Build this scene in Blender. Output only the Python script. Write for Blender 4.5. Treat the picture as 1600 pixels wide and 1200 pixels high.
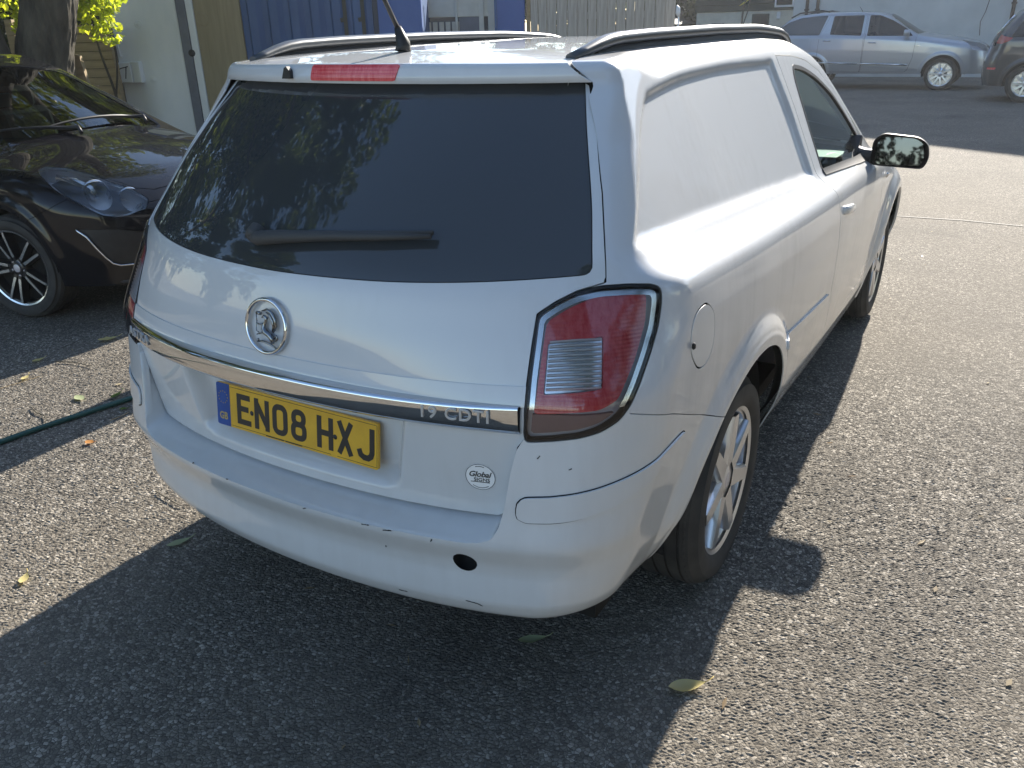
import bpy, math, random
import numpy as np
from mathutils import Vector, Matrix
C = bpy.context
for o in list(bpy.data.objects): bpy.data.objects.remove(o)
sc = C.scene
# ---------------------------------------------------------------- camera
cd = bpy.data.cameras.new('camera'); cam = bpy.data.objects.new('camera', cd); sc.collection.objects.link(cam)
CY, CP, CR_ = 0.5448, -0.4083, -0.0256
_f = Vector((-math.sin(CY)*math.cos(CP), math.cos(CY)*math.cos(CP), math.sin(CP)))
_r = Vector((math.cos(CY), math.sin(CY), 0)); _u = _r.cross(_f)
_r2c, _u2c = _r*math.cos(CR_)+_u*math.sin(CR_), -_r*math.sin(CR_)+_u*math.cos(CR_)
cam.matrix_world = Matrix(((_r2c.x,_u2c.x,-_f.x,1.3554),(_r2c.y,_u2c.y,-_f.y,-2.0885),(_r2c.z,_u2c.z,-_f.z,1.5321),(0,0,0,1)))
cd.sensor_width = 36; cd.lens = 36*1276.16/1600; cd.clip_end = 2000; cd.clip_start = .05
sc.camera = cam
# ---------------------------------------------------------------- light
SUN_EL, SUN_AZ = math.radians(28.4), math.radians(-1.4)          # the sun stands ahead of the van (+y)
w = bpy.data.worlds.new('World'); sc.world = w; w.use_nodes = True
nt = w.node_tree; nt.nodes.clear()
sky = nt.nodes.new('ShaderNodeTexSky'); sky.sky_type = 'NISHITA'; sky.sun_disc = False
sky.sun_elevation = SUN_EL; sky.sun_rotation = SUN_AZ; sky.air_density = 1.0; sky.dust_density = .35; sky.ozone_density = 1.7
bg = nt.nodes.new('ShaderNodeBackground'); bg.inputs[1].default_value = .10
wo = nt.nodes.new('ShaderNodeOutputWorld'); nt.links.new(sky.outputs[0], bg.inputs[0]); nt.links.new(bg.outputs[0], wo.inputs[0])
sl = bpy.data.lights.new('sun','SUN'); sl.energy = 5.0; sl.angle = math.radians(.55); sl.color = (1.0,.93,.82)
so = bpy.data.objects.new('sun', sl); sc.collection.objects.link(so)
so.rotation_euler = Vector((-math.sin(SUN_AZ)*math.cos(SUN_EL), -math.cos(SUN_AZ)*math.cos(SUN_EL), -math.sin(SUN_EL))).to_track_quat('-Z','Y').to_euler()
vs = sc.view_settings; sc.display_settings.display_device = 'sRGB'
vs.view_transform = 'Standard'; vs.look = 'None'; vs.gamma = 1; vs.use_curve_mapping = False; vs.exposure = 1.5
sc.cycles.max_bounces = 8; sc.cycles.transparent_max_bounces = 12; sc.cycles.use_denoising = True
sc.cycles.sample_clamp_indirect = 6
random.seed(4); RNG = np.random.default_rng(7)
# ---------------------------------------------------------------- materials
def new_mat(name):
    m = bpy.data.materials.new(name); m.use_nodes = True; n = m.node_tree
    return m, n, n.nodes['Principled BSDF']
def principled(name, col, rough=.5, metal=0, spec=.5, coat=0, coatr=.03, trans=0, ior=1.5, sheen=0, emit=None):
    m, n, b = new_mat(name)
    b.inputs['Base Color'].default_value = (*col,1); b.inputs['Roughness'].default_value = rough
    b.inputs['Metallic'].default_value = metal; b.inputs['Specular IOR Level'].default_value = spec
    b.inputs['Coat Weight'].default_value = coat; b.inputs['Coat Roughness'].default_value = coatr
    b.inputs['Transmission Weight'].default_value = trans; b.inputs['IOR'].default_value = ior
    return m
def nd(n, t, **k):
    x = n.nodes.new(t)
    for a,v in k.items():
        if a.startswith('i_'):
            key = a[2:]; key = int(key) if key.isdigit() else key.replace('_',' ')
            x.inputs[key].default_value = v
        else: setattr(x, a, v)
    return x
def lk(n, a, b): n.links.new(a, b)
def coords(n, kind='Object', scale=(1,1,1)):
    tc = nd(n,'ShaderNodeTexCoord'); mp = nd(n,'ShaderNodeMapping'); mp.inputs['Scale'].default_value = scale
    lk(n, tc.outputs[kind], mp.inputs[0]); return mp.outputs[0]
def ramp(n, src, stops, interp='LINEAR'):
    r = nd(n,'ShaderNodeValToRGB'); r.color_ramp.interpolation = interp; e = r.color_ramp.elements
    while len(e) < len(stops): e.new(.5)
    for x,(p,c) in zip(e, stops): x.position = p; x.color = (*c,1) if len(c) == 3 else c
    lk(n, src, r.inputs[0]); return r.outputs[0]
def noise(n, vec, scale, detail=4, rough=.55, dist=0):
    t = nd(n,'ShaderNodeTexNoise'); t.inputs['Scale'].default_value = scale; t.inputs['Detail'].default_value = detail
    t.inputs['Roughness'].default_value = rough; t.inputs['Distortion'].default_value = dist
    lk(n, vec, t.inputs['Vector']); return t.outputs[0]
def mixc(n, fac, a, b, mode='MIX'):
    x = nd(n,'ShaderNodeMix', data_type='RGBA', blend_type=mode)
    for i,v in ((0,fac),(6,a),(7,b)):
        if isinstance(v,(int,float)): x.inputs[i].default_value = v
        elif isinstance(v,tuple): x.inputs[i].default_value = (*v,1) if len(v) == 3 else v
        else: lk(n, v, x.inputs[i])
    return x.outputs[2]
def math_(n, op, a, b=None):
    x = nd(n,'ShaderNodeMath', operation=op)
    for i,v in ((0,a),(1,b)):
        if v is None: continue
        if isinstance(v,(int,float)): x.inputs[i].default_value = v
        else: lk(n, v, x.inputs[i])
    return x.outputs[0]
def bump(n, b, h, strength=.3, dist=.01):
    x = nd(n,'ShaderNodeBump'); x.inputs['Strength'].default_value = strength; x.inputs['Distance'].default_value = dist
    lk(n, h, x.inputs['Height']); lk(n, x.outputs[0], b.inputs['Normal']); return x
def varied(name, c1, c2, scale=6, rough=.6, bumps=.2, bscale=40, bdist=.004, stretch=(1,1,1), spec=.4, detail=5):
    """two-tone noisy material"""
    m, n, b = new_mat(name); v = coords(n, 'Object', stretch)
    f = noise(n, v, scale, detail, .6); c = ramp(n, f, [(.3,c1),(.7,c2)])
    lk(n, c, b.inputs['Base Color']); b.inputs['Roughness'].default_value = rough; b.inputs['Specular IOR Level'].default_value = spec
    if bumps: bump(n, b, noise(n, v, bscale, 6, .65), bumps, bdist)
    return m
def paint(name, col, dirt=(.30,.26,.20), dirty=.25, rough=.42, coatr=.03, metal=0, spec=.5):
    """car paint under a clear coat, with road film low down, streaks and fine scuffs"""
    m, n, b = new_mat(name); v = coords(n,'Object'); vs_ = coords(n,'Object',(9,9,.8))
    f1 = noise(n, v, 2.2, 6, .65); f2 = noise(n, vs_, 2.5, 5, .7); f3 = noise(n, v, 90, 3, .6)
    sx = nd(n,'ShaderNodeSeparateXYZ'); tc = nd(n,'ShaderNodeTexCoord'); lk(n, tc.outputs['Object'], sx.inputs[0])
    low = nd(n,'ShaderNodeMapRange'); low.inputs[1].default_value = .80; low.inputs[2].default_value = .22; lk(n, sx.outputs[2], low.inputs[0])
    d = math_(n,'ADD', math_(n,'MULTIPLY', f1, .45), math_(n,'MULTIPLY', f2, .35))
    d = math_(n,'ADD', d, math_(n,'MULTIPLY', low.outputs[0], .22))
    d = ramp(n, d, [(.40,(0,0,0)),(.75,(1,1,1))])
    spots = ramp(n, f3, [(.70,(0,0,0)),(.78,(1,1,1))])
    fac = math_(n,'MULTIPLY', math_(n,'ADD', d, math_(n,'MULTIPLY', spots, .25)), dirty)
    lk(n, mixc(n, fac, col, dirt), b.inputs['Base Color'])
    lk(n, math_(n,'ADD', math_(n,'MULTIPLY', fac, .5), rough), b.inputs['Roughness'])
    b.inputs['Metallic'].default_value = metal
    b.inputs['Coat Weight'].default_value = 1.0
    lk(n, math_(n,'ADD', math_(n,'MULTIPLY', d, .10), coatr), b.inputs['Coat Roughness'])
    b.inputs['Specular IOR Level'].default_value = spec
    bump(n, b, noise(n, v, 14, 2, .5), .02, .01)
    return m
M = {}
M['white'] = paint('white_paint', (.60,.61,.62), dirt=(.36,.35,.34), dirty=.36)
M['chrome_dark'] = principled('chrome_dark_reflection', (.24,.25,.26), .10, 1)  # chrome darkened in its colour for the dark ground it reflects
M['white_side'] = paint('white_paint_smudged_reflection', (.56,.57,.59), dirt=(.27,.27,.28), dirty=.60)  # side smudges, with mottled grey reflections put into the colour
M['badge_silver'] = principled('badge_silver', (.50,.51,.52), .3, .5)
M['dusty_plastic'] = principled('dusty_black_plastic', (.050,.050,.050), .65)
M['black_paint'] = paint('black_paint', (.006,.006,.008), dirt=(.05,.05,.05), dirty=.03, rough=.3, coatr=.005, spec=.04)
M['black_paint'].node_tree.nodes['Principled BSDF'].inputs['Coat IOR'].default_value = 1.38
M['silver_paint'] = paint('silver_paint', (.42,.44,.47), dirty=.25, rough=.32, metal=.55)
M['grey_paint'] = paint('dark_grey_paint', (.035,.037,.045), dirty=.15, rough=.3, metal=.3)
M['chrome'] = principled('chrome', (.66,.67,.68), .05, 1)
M['mirror_glass'] = principled('mirror_glass', (.13,.145,.165), .02, 1)
M['dull_chrome'] = principled('dull_chrome', (.62,.64,.66), .22, 1)
M['alu'] = principled('anodised_aluminium', (.085,.09,.095), .34, .5)
M['alloy'] = principled('silver_alloy', (.66,.66,.67), .28, .8)
M['alloy_dark'] = principled('black_alloy', (.02,.02,.022), .3, .3, coat=.5)
M['alloy_cut'] = principled('machined_alloy', (.70,.71,.73), .25, .9)
M['rubber'] = varied('tyre_rubber', (.020,.020,.021), (.055,.052,.048), 9, .75, .25, 120, .002)
M['gasket'] = principled('black_rubber', (.012,.012,.013), .45, spec=.4)
M['plastic'] = varied('black_plastic', (.014,.014,.015), (.022,.022,.023), 30, .5, .1, 300, .001)
M['under'] = principled('underbody', (.012,.012,.012), .8, spec=.2)
M['glass_dark'] = principled('tinted_glass', (.042,.046,.049), .025, spec=.75, ior=1.52)
def glass_thin(name, tint=(.55,.66,.62), refl=1.0):
    m = bpy.data.materials.new(name); m.use_nodes = True; n = m.node_tree; n.nodes.clear()
    t = nd(n,'ShaderNodeBsdfTransparent'); t.inputs[0].default_value = (*tint,1)
    g = nd(n,'ShaderNodeBsdfGlossy'); g.inputs['Roughness'].default_value = .015
    f = nd(n,'ShaderNodeFresnel'); f.inputs[0].default_value = 1.52
    mx = nd(n,'ShaderNodeMixShader'); o = nd(n,'ShaderNodeOutputMaterial')
    lk(n, f.outputs[0], mx.inputs[0]); lk(n, t.outputs[0], mx.inputs[1]); lk(n, g.outputs[0], mx.inputs[2]); lk(n, mx.outputs[0], o.inputs[0])
    return m
M['glass'] = glass_thin('window_glass', (.62,.74,.70)); M['lens'] = glass_thin('clear_lens', (.92,.92,.92)); M['glass_smoke'] = glass_thin('smoked_glass', (.22,.25,.25))
def lamp_red():
    m, n, b = new_mat('red_lens'); v = coords(n,'Object')
    f = noise(n, coords(n,'Object',(14,14,1.2)), 6, 5, .7)
    lk(n, ramp(n, f, [(.30,(.62,.018,.036)),(.72,(.85,.17,.17))]), b.inputs['Base Color'])
    wv = nd(n,'ShaderNodeTexWave', wave_type='BANDS', bands_direction='Z'); wv.inputs['Scale'].default_value = 42; lk(n, v, wv.inputs[0])
    b.inputs['Roughness'].default_value = .25; b.inputs['Coat Weight'].default_value = .6
    bump(n, b, wv.outputs[1], .25, .002); return m
M['red_lens'] = lamp_red()
M['rib_lens'] = principled('ribbed_clear_lens', (.84,.84,.85), .16, .15, coat=.6)
M['smoke_lens'] = principled('smoky_reflector', (.20,.13,.14), .3, .2, coat=.5)
M['reflector'] = principled('reflector', (.72,.72,.73), .16, .9)
M['lamp_grey'] = principled('lamp_housing', (.55,.50,.51), .35, .1, coat=.4)
M['lamp_silver'] = principled('lamp_silver', (.66,.68,.71), .3, .2, coat=.6)
M['bezel'] = principled('grey_lamp_bezel', (.10,.105,.115), .35, .2, coat=.4)
M['lamp_chrome'] = principled('lamp_chrome', (.85,.86,.88), .12, .75)
M['plate_yellow'] = varied('plate_yellow', (.60,.34,.022), (.72,.42,.03), 20, .35, 0, spec=.5)
M['plate_blue'] = varied('plate_blue', (.004,.05,.24), (.006,.075,.32), 30, .4, 0)
M['plate_gold'] = principled('faded_gold_print', (.42,.31,.12), .5)
M['ink'] = principled('black_print', (.012,.012,.014), .45)
M['sticker'] = principled('white_vinyl', (.82,.82,.82), .4)
M['glass_deep'] = glass_thin('privacy_glass', (.10,.11,.115)); M['glass_tinted'] = glass_thin('green_tinted_glass', (.30,.38,.36))
M['tail_far'] = principled('tail_lamp_red', (.42,.06,.05), .25, 0, coat=.8)
# ---------------------------------------------------------------- helpers
COL = C.scene.collection
def tag(o, label=None, cat=None, group=None, kind=None):
    if label: o['label'] = label
    if cat: o['category'] = cat
    if group: o['group'] = group
    if kind: o['kind'] = kind
    return o
def empty(name, loc=(0,0,0), rz=0.0):
    o = bpy.data.objects.new(name, None); COL.objects.link(o)
    o.location = loc; o.rotation_euler = (0,0,rz); o.empty_display_size = .1
    return o
def link(name, me, parent=None, loc=None, rz=None):
    o = bpy.data.objects.new(name, me); COL.objects.link(o)
    if parent is not None: o.parent = parent
    if loc is not None: o.location = loc
    if rz is not None: o.rotation_euler = (0,0,rz)
    return o
def mesh_np(name, V, F, mat=None, N=None, smooth=True):
    """V (n,3), F (m,3) triangles, optional vertex normals N"""
    me = bpy.data.meshes.new(name)
    V = np.asarray(V, np.float32); F = np.asarray(F, np.int32)
    me.vertices.add(len(V)); me.vertices.foreach_set('co', V.ravel())
    k = F.shape[1]
    me.loops.add(F.size); me.loops.foreach_set('vertex_index', F.ravel())
    me.polygons.add(len(F))
    me.polygons.foreach_set('loop_start', np.arange(0, F.size, k, dtype=np.int32))
    me.polygons.foreach_set('loop_total', np.full(len(F), k, np.int32))
    me.polygons.foreach_set('use_smooth', np.full(len(F), bool(smooth)))
    me.update(calc_edges=True); me.validate(verbose=False)
    if N is not None:
        me.normals_split_custom_set_from_vertices(np.asarray(N, np.float32).tolist())
    if mat is not None: me.materials.append(mat)
    return me
class MB:
    """collects simple shapes into one mesh"""
    def __init__(s): s.v = []; s.f = []; s.sm = []
    def add(s, vs, fs, smooth=False):
        b = len(s.v); s.v += [tuple(map(float, v)) for v in vs]
        s.f += [tuple(b+i for i in f) for f in fs]; s.sm += [smooth]*len(fs); return s
    def box(s, c, d, M=None, bev=0.0):
        c = Vector(c); d = Vector(d)/2
        if bev <= 0:
            vs = [Vector((x*d.x, y*d.y, z*d.z)) for x in (-1,1) for y in (-1,1) for z in (-1,1)]
            fs = [(0,1,3,2),(4,6,7,5),(0,4,5,1),(2,3,7,6),(0,2,6,4),(1,5,7,3)]
        else:
            b = min(bev, min(d)*.98); vs = []; idx = {}
            for x in (-1,1):
                for y in (-1,1):
                    for z in (-1,1):
                        for a in range(3):
                            p = [x*(d.x-b), y*(d.y-b), z*(d.z-b)]; p[a] = (x*d.x, y*d.y, z*d.z)[a]
                            idx[(x,y,z,a)] = len(vs); vs.append(Vector(p))
            fs = []
            for a in range(3):
                o1, o2 = [i for i in range(3) if i != a]
                for sg in (-1,1):
                    q = []
                    for (u,w) in ((-1,-1),(1,-1),(1,1),(-1,1)):
                        k = [0,0,0]; k[a] = sg; k[o1] = u; k[o2] = w; q.append(idx[(*k,a)])
                    fs.append(tuple(q))
            for a in range(3):
                o1, o2 = [i for i in range(3) if i != a]
                for u in (-1,1):
                    for w in (-1,1):
                        k0 = [0,0,0]; k0[o1] = u; k0[o2] = w; k1 = list(k0); k0[a] = -1; k1[a] = 1
                        fs.append((idx[(*k0,o1)], idx[(*k1,o1)], idx[(*k1,o2)], idx[(*k0,o2)]))
            for x in (-1,1):
                for y in (-1,1):
                    for z in (-1,1): fs.append(tuple(idx[(x,y,z,a)] for a in range(3)))
        if M is not None: vs = [M @ v for v in vs]
        return s.add([v + c for v in vs], fs)
    def tube(s, pts, r, seg=10, cap=True, flat=None):
        pts = [Vector(p) for p in pts]; n = len(pts)
        rs = [r]*n if not hasattr(r, '__len__') else list(r)
        vs = []; up = None
        for i, p in enumerate(pts):
            t = (pts[min(i+1,n-1)] - pts[max(i-1,0)]).normalized()
            if up is None: up = Vector((0,0,1)) if abs(t.z) < .9 else Vector((0,1,0))
            a = t.cross(up).normalized(); b = a.cross(t).normalized(); up = b
            for k in range(seg):
                w = 2*math.pi*k/seg
                vs.append(p + (a*math.cos(w)*(flat or 1) + b*math.sin(w))*rs[i])
        fs = [(i*seg+k, i*seg+(k+1)%seg, (i+1)*seg+(k+1)%seg, (i+1)*seg+k) for i in range(n-1) for k in range(seg)]
        b0 = len(s.v); s.add(vs, fs, True)
        if cap: s.f += [tuple(b0+k for k in range(seg))[::-1], tuple(b0+(n-1)*seg+k for k in range(seg))]; s.sm += [False]*2
        return s
    def lathe(s, prof, seg=48, M=None, close=False, a0=0.0, a1=2*math.pi, smooth=True):
        """prof: list of (r, h) about local z"""
        n = len(prof); full = abs(a1-a0-2*math.pi) < 1e-6; m = seg if full else seg+1
        vs = []
        for k in range(m):
            w = a0 + (a1-a0)*k/seg
            for (r,h) in prof:
                v = Vector((r*math.cos(w), r*math.sin(w), h)); vs.append(M @ v if M is not None else v)
        fs = []
        for k in range(seg):
            k2 = (k+1) % m
            for i in range(n-1 if not close else n):
                j = (i+1) % n
                fs.append((k*n+i, k2*n+i, k2*n+j, k*n+j))
        return s.add(vs, fs, smooth)
    def prism(s, poly, h0, h1, M=None, smooth=False):
        """poly: 2-D outline (x,y), extruded in local z"""
        n = len(poly); vs = [Vector((x,y,h0)) for x,y in poly] + [Vector((x,y,h1)) for x,y in poly]
        if M is not None: vs = [M @ v for v in vs]
        fs = [tuple(range(n))[::-1], tuple(range(n,2*n))] + [(i,(i+1)%n,n+(i+1)%n,n+i) for i in range(n)]
        b = len(s.f); s.add(vs, fs)
        if smooth:
            for i in range(b+2, len(s.f)): s.sm[i] = True
        return s
    def mesh(s, name, mat=None, sharp=None):
        me = bpy.data.meshes.new(name); me.from_pydata(s.v, [], s.f)
        me.polygons.foreach_set('use_smooth', s.sm)
        if mat is not None: me.materials.append(mat)
        me.validate(verbose=False); me.update()
        if sharp: me.set_sharp_from_angle(angle=math.radians(sharp))
        return me
    def obj(s, name, mat=None, parent=None, loc=None, rz=None, sharp=None):
        return link(name, s.mesh(name, mat, sharp), parent, loc, rz)
def copy_tree(o, parent=None):
    c = o.copy(); COL.objects.link(c); c.parent = parent
    for ch in list(o.children): copy_tree(ch, c)
    return c
# ---------------------------------------------------------------- triangle patches cut by implicit curves
class Patch:
    def __init__(s, V, F, N): s.V, s.F, s.N = V, F, N
    def cut(s, f):
        """keep the part where f < 0 (f: one value per vertex)"""
        f = np.where(np.abs(f) < 1e-9, 1e-9, f); V, F, N = s.V, s.F, s.N
        ins = f < 0; c = ins[F].sum(1)
        keep = F[c == 3]; out = [keep]
        nv = len(V); newV = []; newN = []; base = nv
        def cross(i, j):
            a = np.minimum(i,j); b = np.maximum(i,j); return a.astype(np.int64)*nv + b
        F1 = F[c == 1]; F2 = F[c == 2]; tris = []
        if len(F1):
            k = ins[F1].argmax(1); r = np.arange(len(F1))
            tris.append(('1', F1[r,k], F1[r,(k+1)%3], F1[r,(k+2)%3]))
        if len(F2):
            k = (~ins[F2]).argmax(1); r = np.arange(len(F2))
            tris.append(('2', F2[r,k], F2[r,(k+1)%3], F2[r,(k+2)%3]))
        keys = []
        for t in tris: keys += [cross(t[1],t[2]), cross(t[1],t[3])]
        if keys:
            allk = np.concatenate(keys); u, inv = np.unique(allk, return_inverse=True)
            a = (u // nv).astype(int); b = (u % nv).astype(int)
            w = (f[a]/(f[a]-f[b]))[:,None]
            newV = V[a]*(1-w) + V[b]*w; newN = N[a]*(1-w) + N[b]*w
            newN /= np.maximum(np.linalg.norm(newN,axis=1,keepdims=True),1e-9)
            inv = inv + nv; p = 0
            for t in tris:
                n = len(t[1]); e1 = inv[p:p+n]; e2 = inv[p+n:p+2*n]; p += 2*n
                if t[0] == '1': out.append(np.stack([t[1], e1, e2],1))
                else:
                    out.append(np.stack([e1, t[2], t[3]],1)); out.append(np.stack([e1, t[3], e2],1))
            V = np.concatenate([V,newV]); N = np.concatenate([N,newN])
        F = np.concatenate(out)
        used = np.unique(F); m = np.full(len(V), -1); m[used] = np.arange(len(used))
        return Patch(V[used], m[F], N[used])
    def offset(s, d): return Patch(s.V + s.N*d, s.F, s.N)
    def mirror(s):
        m = np.array([-1,1,1]); n = len(s.V)
        return Patch(np.concatenate([s.V, s.V*m]), np.concatenate([s.F, s.F[:,::-1]+n]), np.concatenate([s.N, s.N*m]))
    def flip(s):
        m = np.array([-1,1,1]); return Patch(s.V*m, s.F[:,::-1], s.N*m)
    def rim(s, depth, minx=1e-4):
        """fold the open edges inwards, so that gaps between panels read as real gaps"""
        F = s.F; e = np.concatenate([F[:,[0,1]],F[:,[1,2]],F[:,[2,0]]]).astype(np.int64)
        n = len(s.V); k = np.minimum(e[:,0],e[:,1])*n + np.maximum(e[:,0],e[:,1])
        u, first, cnt = np.unique(k, return_index=True, return_counts=True)
        b = e[first[cnt == 1]]
        b = b[~((np.abs(s.V[b[:,0],0]) < minx) & (np.abs(s.V[b[:,1],0]) < minx))]
        A, B = s.V[b[:,0]], s.V[b[:,1]]; NA, NB = s.N[b[:,0]], s.N[b[:,1]]
        L = np.linalg.norm(B-A,axis=1) > 1e-7; A,B,NA,NB = A[L],B[L],NA[L],NB[L]
        A2, B2 = A - NA*depth, B - NB*depth
        out = np.cross(B-A, (NA+NB)/2); out /= np.maximum(np.linalg.norm(out,axis=1,keepdims=True),1e-9)
        m = len(A); V = np.concatenate([s.V, A, B, A2, B2]); i = np.arange(m)+n
        Fr = np.concatenate([np.stack([i+m, i, i+2*m],1), np.stack([i+m, i+2*m, i+3*m],1)])
        tilt = lambda a: (out*.85 + a*.5)
        N = np.concatenate([s.N, tilt(NA), tilt(NB), out, out]); N /= np.maximum(np.linalg.norm(N,axis=1,keepdims=True),1e-9)
        return Patch(V, np.concatenate([F, Fr]), N)
    def join(s, o): return Patch(np.concatenate([s.V,o.V]), np.concatenate([s.F,o.F+len(s.V)]), np.concatenate([s.N,o.N]))
    def obj(s, name, mat, parent=None): return link(name, mesh_np(name, s.V, s.F, mat, s.N), parent)
def sdpoly(P, poly):
    """signed distance (negative inside) of 2-D points to a closed polygon"""
    P = np.asarray(P,float); poly = np.asarray(poly,float); d = np.full(len(P), 1e9); sgn = np.ones(len(P))
    n = len(poly)
    for i in range(n):
        a = poly[i]; b = poly[i-1]; e = b-a; w = P-a
        t = np.clip((w@e)/max(e@e,1e-12),0,1); q = w - t[:,None]*e; d = np.minimum(d,(q*q).sum(1))
        c1 = P[:,1] >= a[1]; c2 = P[:,1] < b[1]; c3 = e[0]*w[:,1] > e[1]*w[:,0]
        fl = (c1&c2&c3)|(~c1&~c2&~c3); sgn = np.where(fl,-sgn,sgn)
    return sgn*np.sqrt(d)
def sdline(P, pts):
    """unsigned distance to an open polyline"""
    P = np.asarray(P,float); pts = np.asarray(pts,float); d = np.full(len(P),1e9)
    for a,b in zip(pts[:-1],pts[1:]):
        e = b-a; w = P-a; t = np.clip((w@e)/max(e@e,1e-12),0,1); q = w-t[:,None]*e; d = np.minimum(d,(q*q).sum(1))
    return np.sqrt(d)
def rpoly(poly, r, seg=6):
    """rounds the corners of a polygon; r one radius or one per corner"""
    poly = [np.array(p,float) for p in poly]; n = len(poly); out = []
    rs = r if hasattr(r,'__len__') else [r]*n
    for i in range(n):
        p = poly[i]; a = poly[i-1]-p; b = poly[(i+1)%n]-p; la, lb = np.linalg.norm(a), np.linalg.norm(b)
        q = min(rs[i], la*.45, lb*.45)
        if q < 1e-6: out.append(p); continue
        a, b = p+a/la*q, p+b/lb*q
        for k in range(seg+1):
            t = k/seg; out.append(a*(1-t)**2+2*p*t*(1-t)+b*t*t)
    return np.array(out)
def smooth_curve(xs, ys, sig, n=2001):
    """a piecewise-linear profile, softened over the length sig; returns a fast lookup"""
    X = np.linspace(xs[0]-.3, xs[-1]+.3, n); Y = np.interp(X, xs, ys); h = X[1]-X[0]
    if sig > 0:
        k = int(4*sig/h)+1; w = np.exp(-.5*(np.arange(-k,k+1)*h/sig)**2); w /= w.sum()
        Y = np.convolve(np.pad(Y,k,mode='edge'), w, 'valid')
    return lambda q: np.interp(q, X, Y)
def sstep(a, b, x):
    t = np.clip((x-a)/(b-a),0,1); return t*t*(3-2*t)
# ---------------------------------------------------------------- car shells
class Shell:
    """A car body as the rounded intersection of a side, a rear, a front and a top surface.
    p: W(y) half width at the crest, SZ(z') side offset from the crest as a function of height above the crest line,
    ZC(y) crest height, T(y) top profile, CR(y) crown, R(z) rear profile + r2,r4; FR(z) front + f2,f4; k fillets"""
    def __init__(s, **p): s.__dict__.update(p)
    def side(s, x, y, z): return x - (s.W(y) + s.SZ(z - s.ZC(y)) + s.flare(y,z))
    def flare(s, y, z): return 0.0
    def g(s, P):
        x, y, z = np.abs(P[:,0]), P[:,1], P[:,2]
        a = s.side(x,y,z)
        b = (s.R(z) + s.r2*x**2 + s.r4*x**4) - y
        c = z - (s.T(y) - s.CR(y)*x**2)
        d = y - (s.FR(z) - s.f2*x**2 - s.f4*x**4)
        kb, kc, kd, ka = s.kb(z), s.kc, s.kd, 0
        k = s.kk(P) if hasattr(s,'kk') else .08
        A = np.stack([a,b,c,d],1) + k[:,None]; A0 = np.maximum(A,0)
        r = np.sqrt((A0*A0).sum(1)) - k
        return np.where(A.max(1) > 0, r, A.max(1) - k)
    def kb(s,z): return 0
    kc = kd = 0
    def grad(s, P, h=6e-4):
        G = np.stack([s.g(P+np.eye(3)[i]*h) - s.g(P-np.eye(3)[i]*h) for i in range(3)],1)
        return G/np.maximum(np.linalg.norm(G,axis=1,keepdims=True),1e-12)
    def hit(s, O, D, t1=3.5, n=30):
        lo = np.zeros(len(O)); hi = np.full(len(O), t1)
        for _ in range(n):
            m = (lo+hi)/2; i = s.g(O + D*m[:,None]) < 0
            lo = np.where(i,m,lo); hi = np.where(i,hi,m)
        return O + D*((lo+hi)/2)[:,None]
    def patch(s, ya, yb, z0, nr, ns, nf, nv, vmin=-40, half=True, only_rear=False):
        """right half of the skin: fan round (0,ya), straight run to yb, fan round (0,yb)"""
        us = []
        for t in np.linspace(0,1,nr): us.append((ya, math.radians(-90+90*t)))
        if not only_rear:
            for t in np.linspace(0,1,ns)[1:]: us.append((ya+(yb-ya)*t, 0.0))
            for t in np.linspace(0,1,nf)[1:]: us.append((yb, math.radians(90*t)))
        us = np.array(us); ph = np.radians(np.linspace(vmin, 89.9, nv))
        U, Pn = np.meshgrid(np.arange(len(us)), ph, indexing='ij')
        yy = us[U.ravel(),0]; th = us[U.ravel(),1]; p = Pn.ravel()
        D = np.stack([np.cos(th)*np.cos(p), np.sin(th)*np.cos(p), np.sin(p)],1)
        D[np.abs(D) < 1e-12] = 0
        O = np.stack([np.zeros_like(yy), yy, np.full_like(yy, z0)],1)
        V = s.hit(O,D); N = s.grad(V)
        nu = len(us); i = (np.arange(nu-1)[:,None]*nv + np.arange(nv-1)[None]).ravel()
        F = np.concatenate([np.stack([i, i+nv, i+nv+1],1), np.stack([i, i+nv+1, i+1],1)])
        on = np.abs(V[:,0]) < 1e-7; V[on,0] = 0; N[on,0] = 0
        return Patch(V, F, N)
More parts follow.
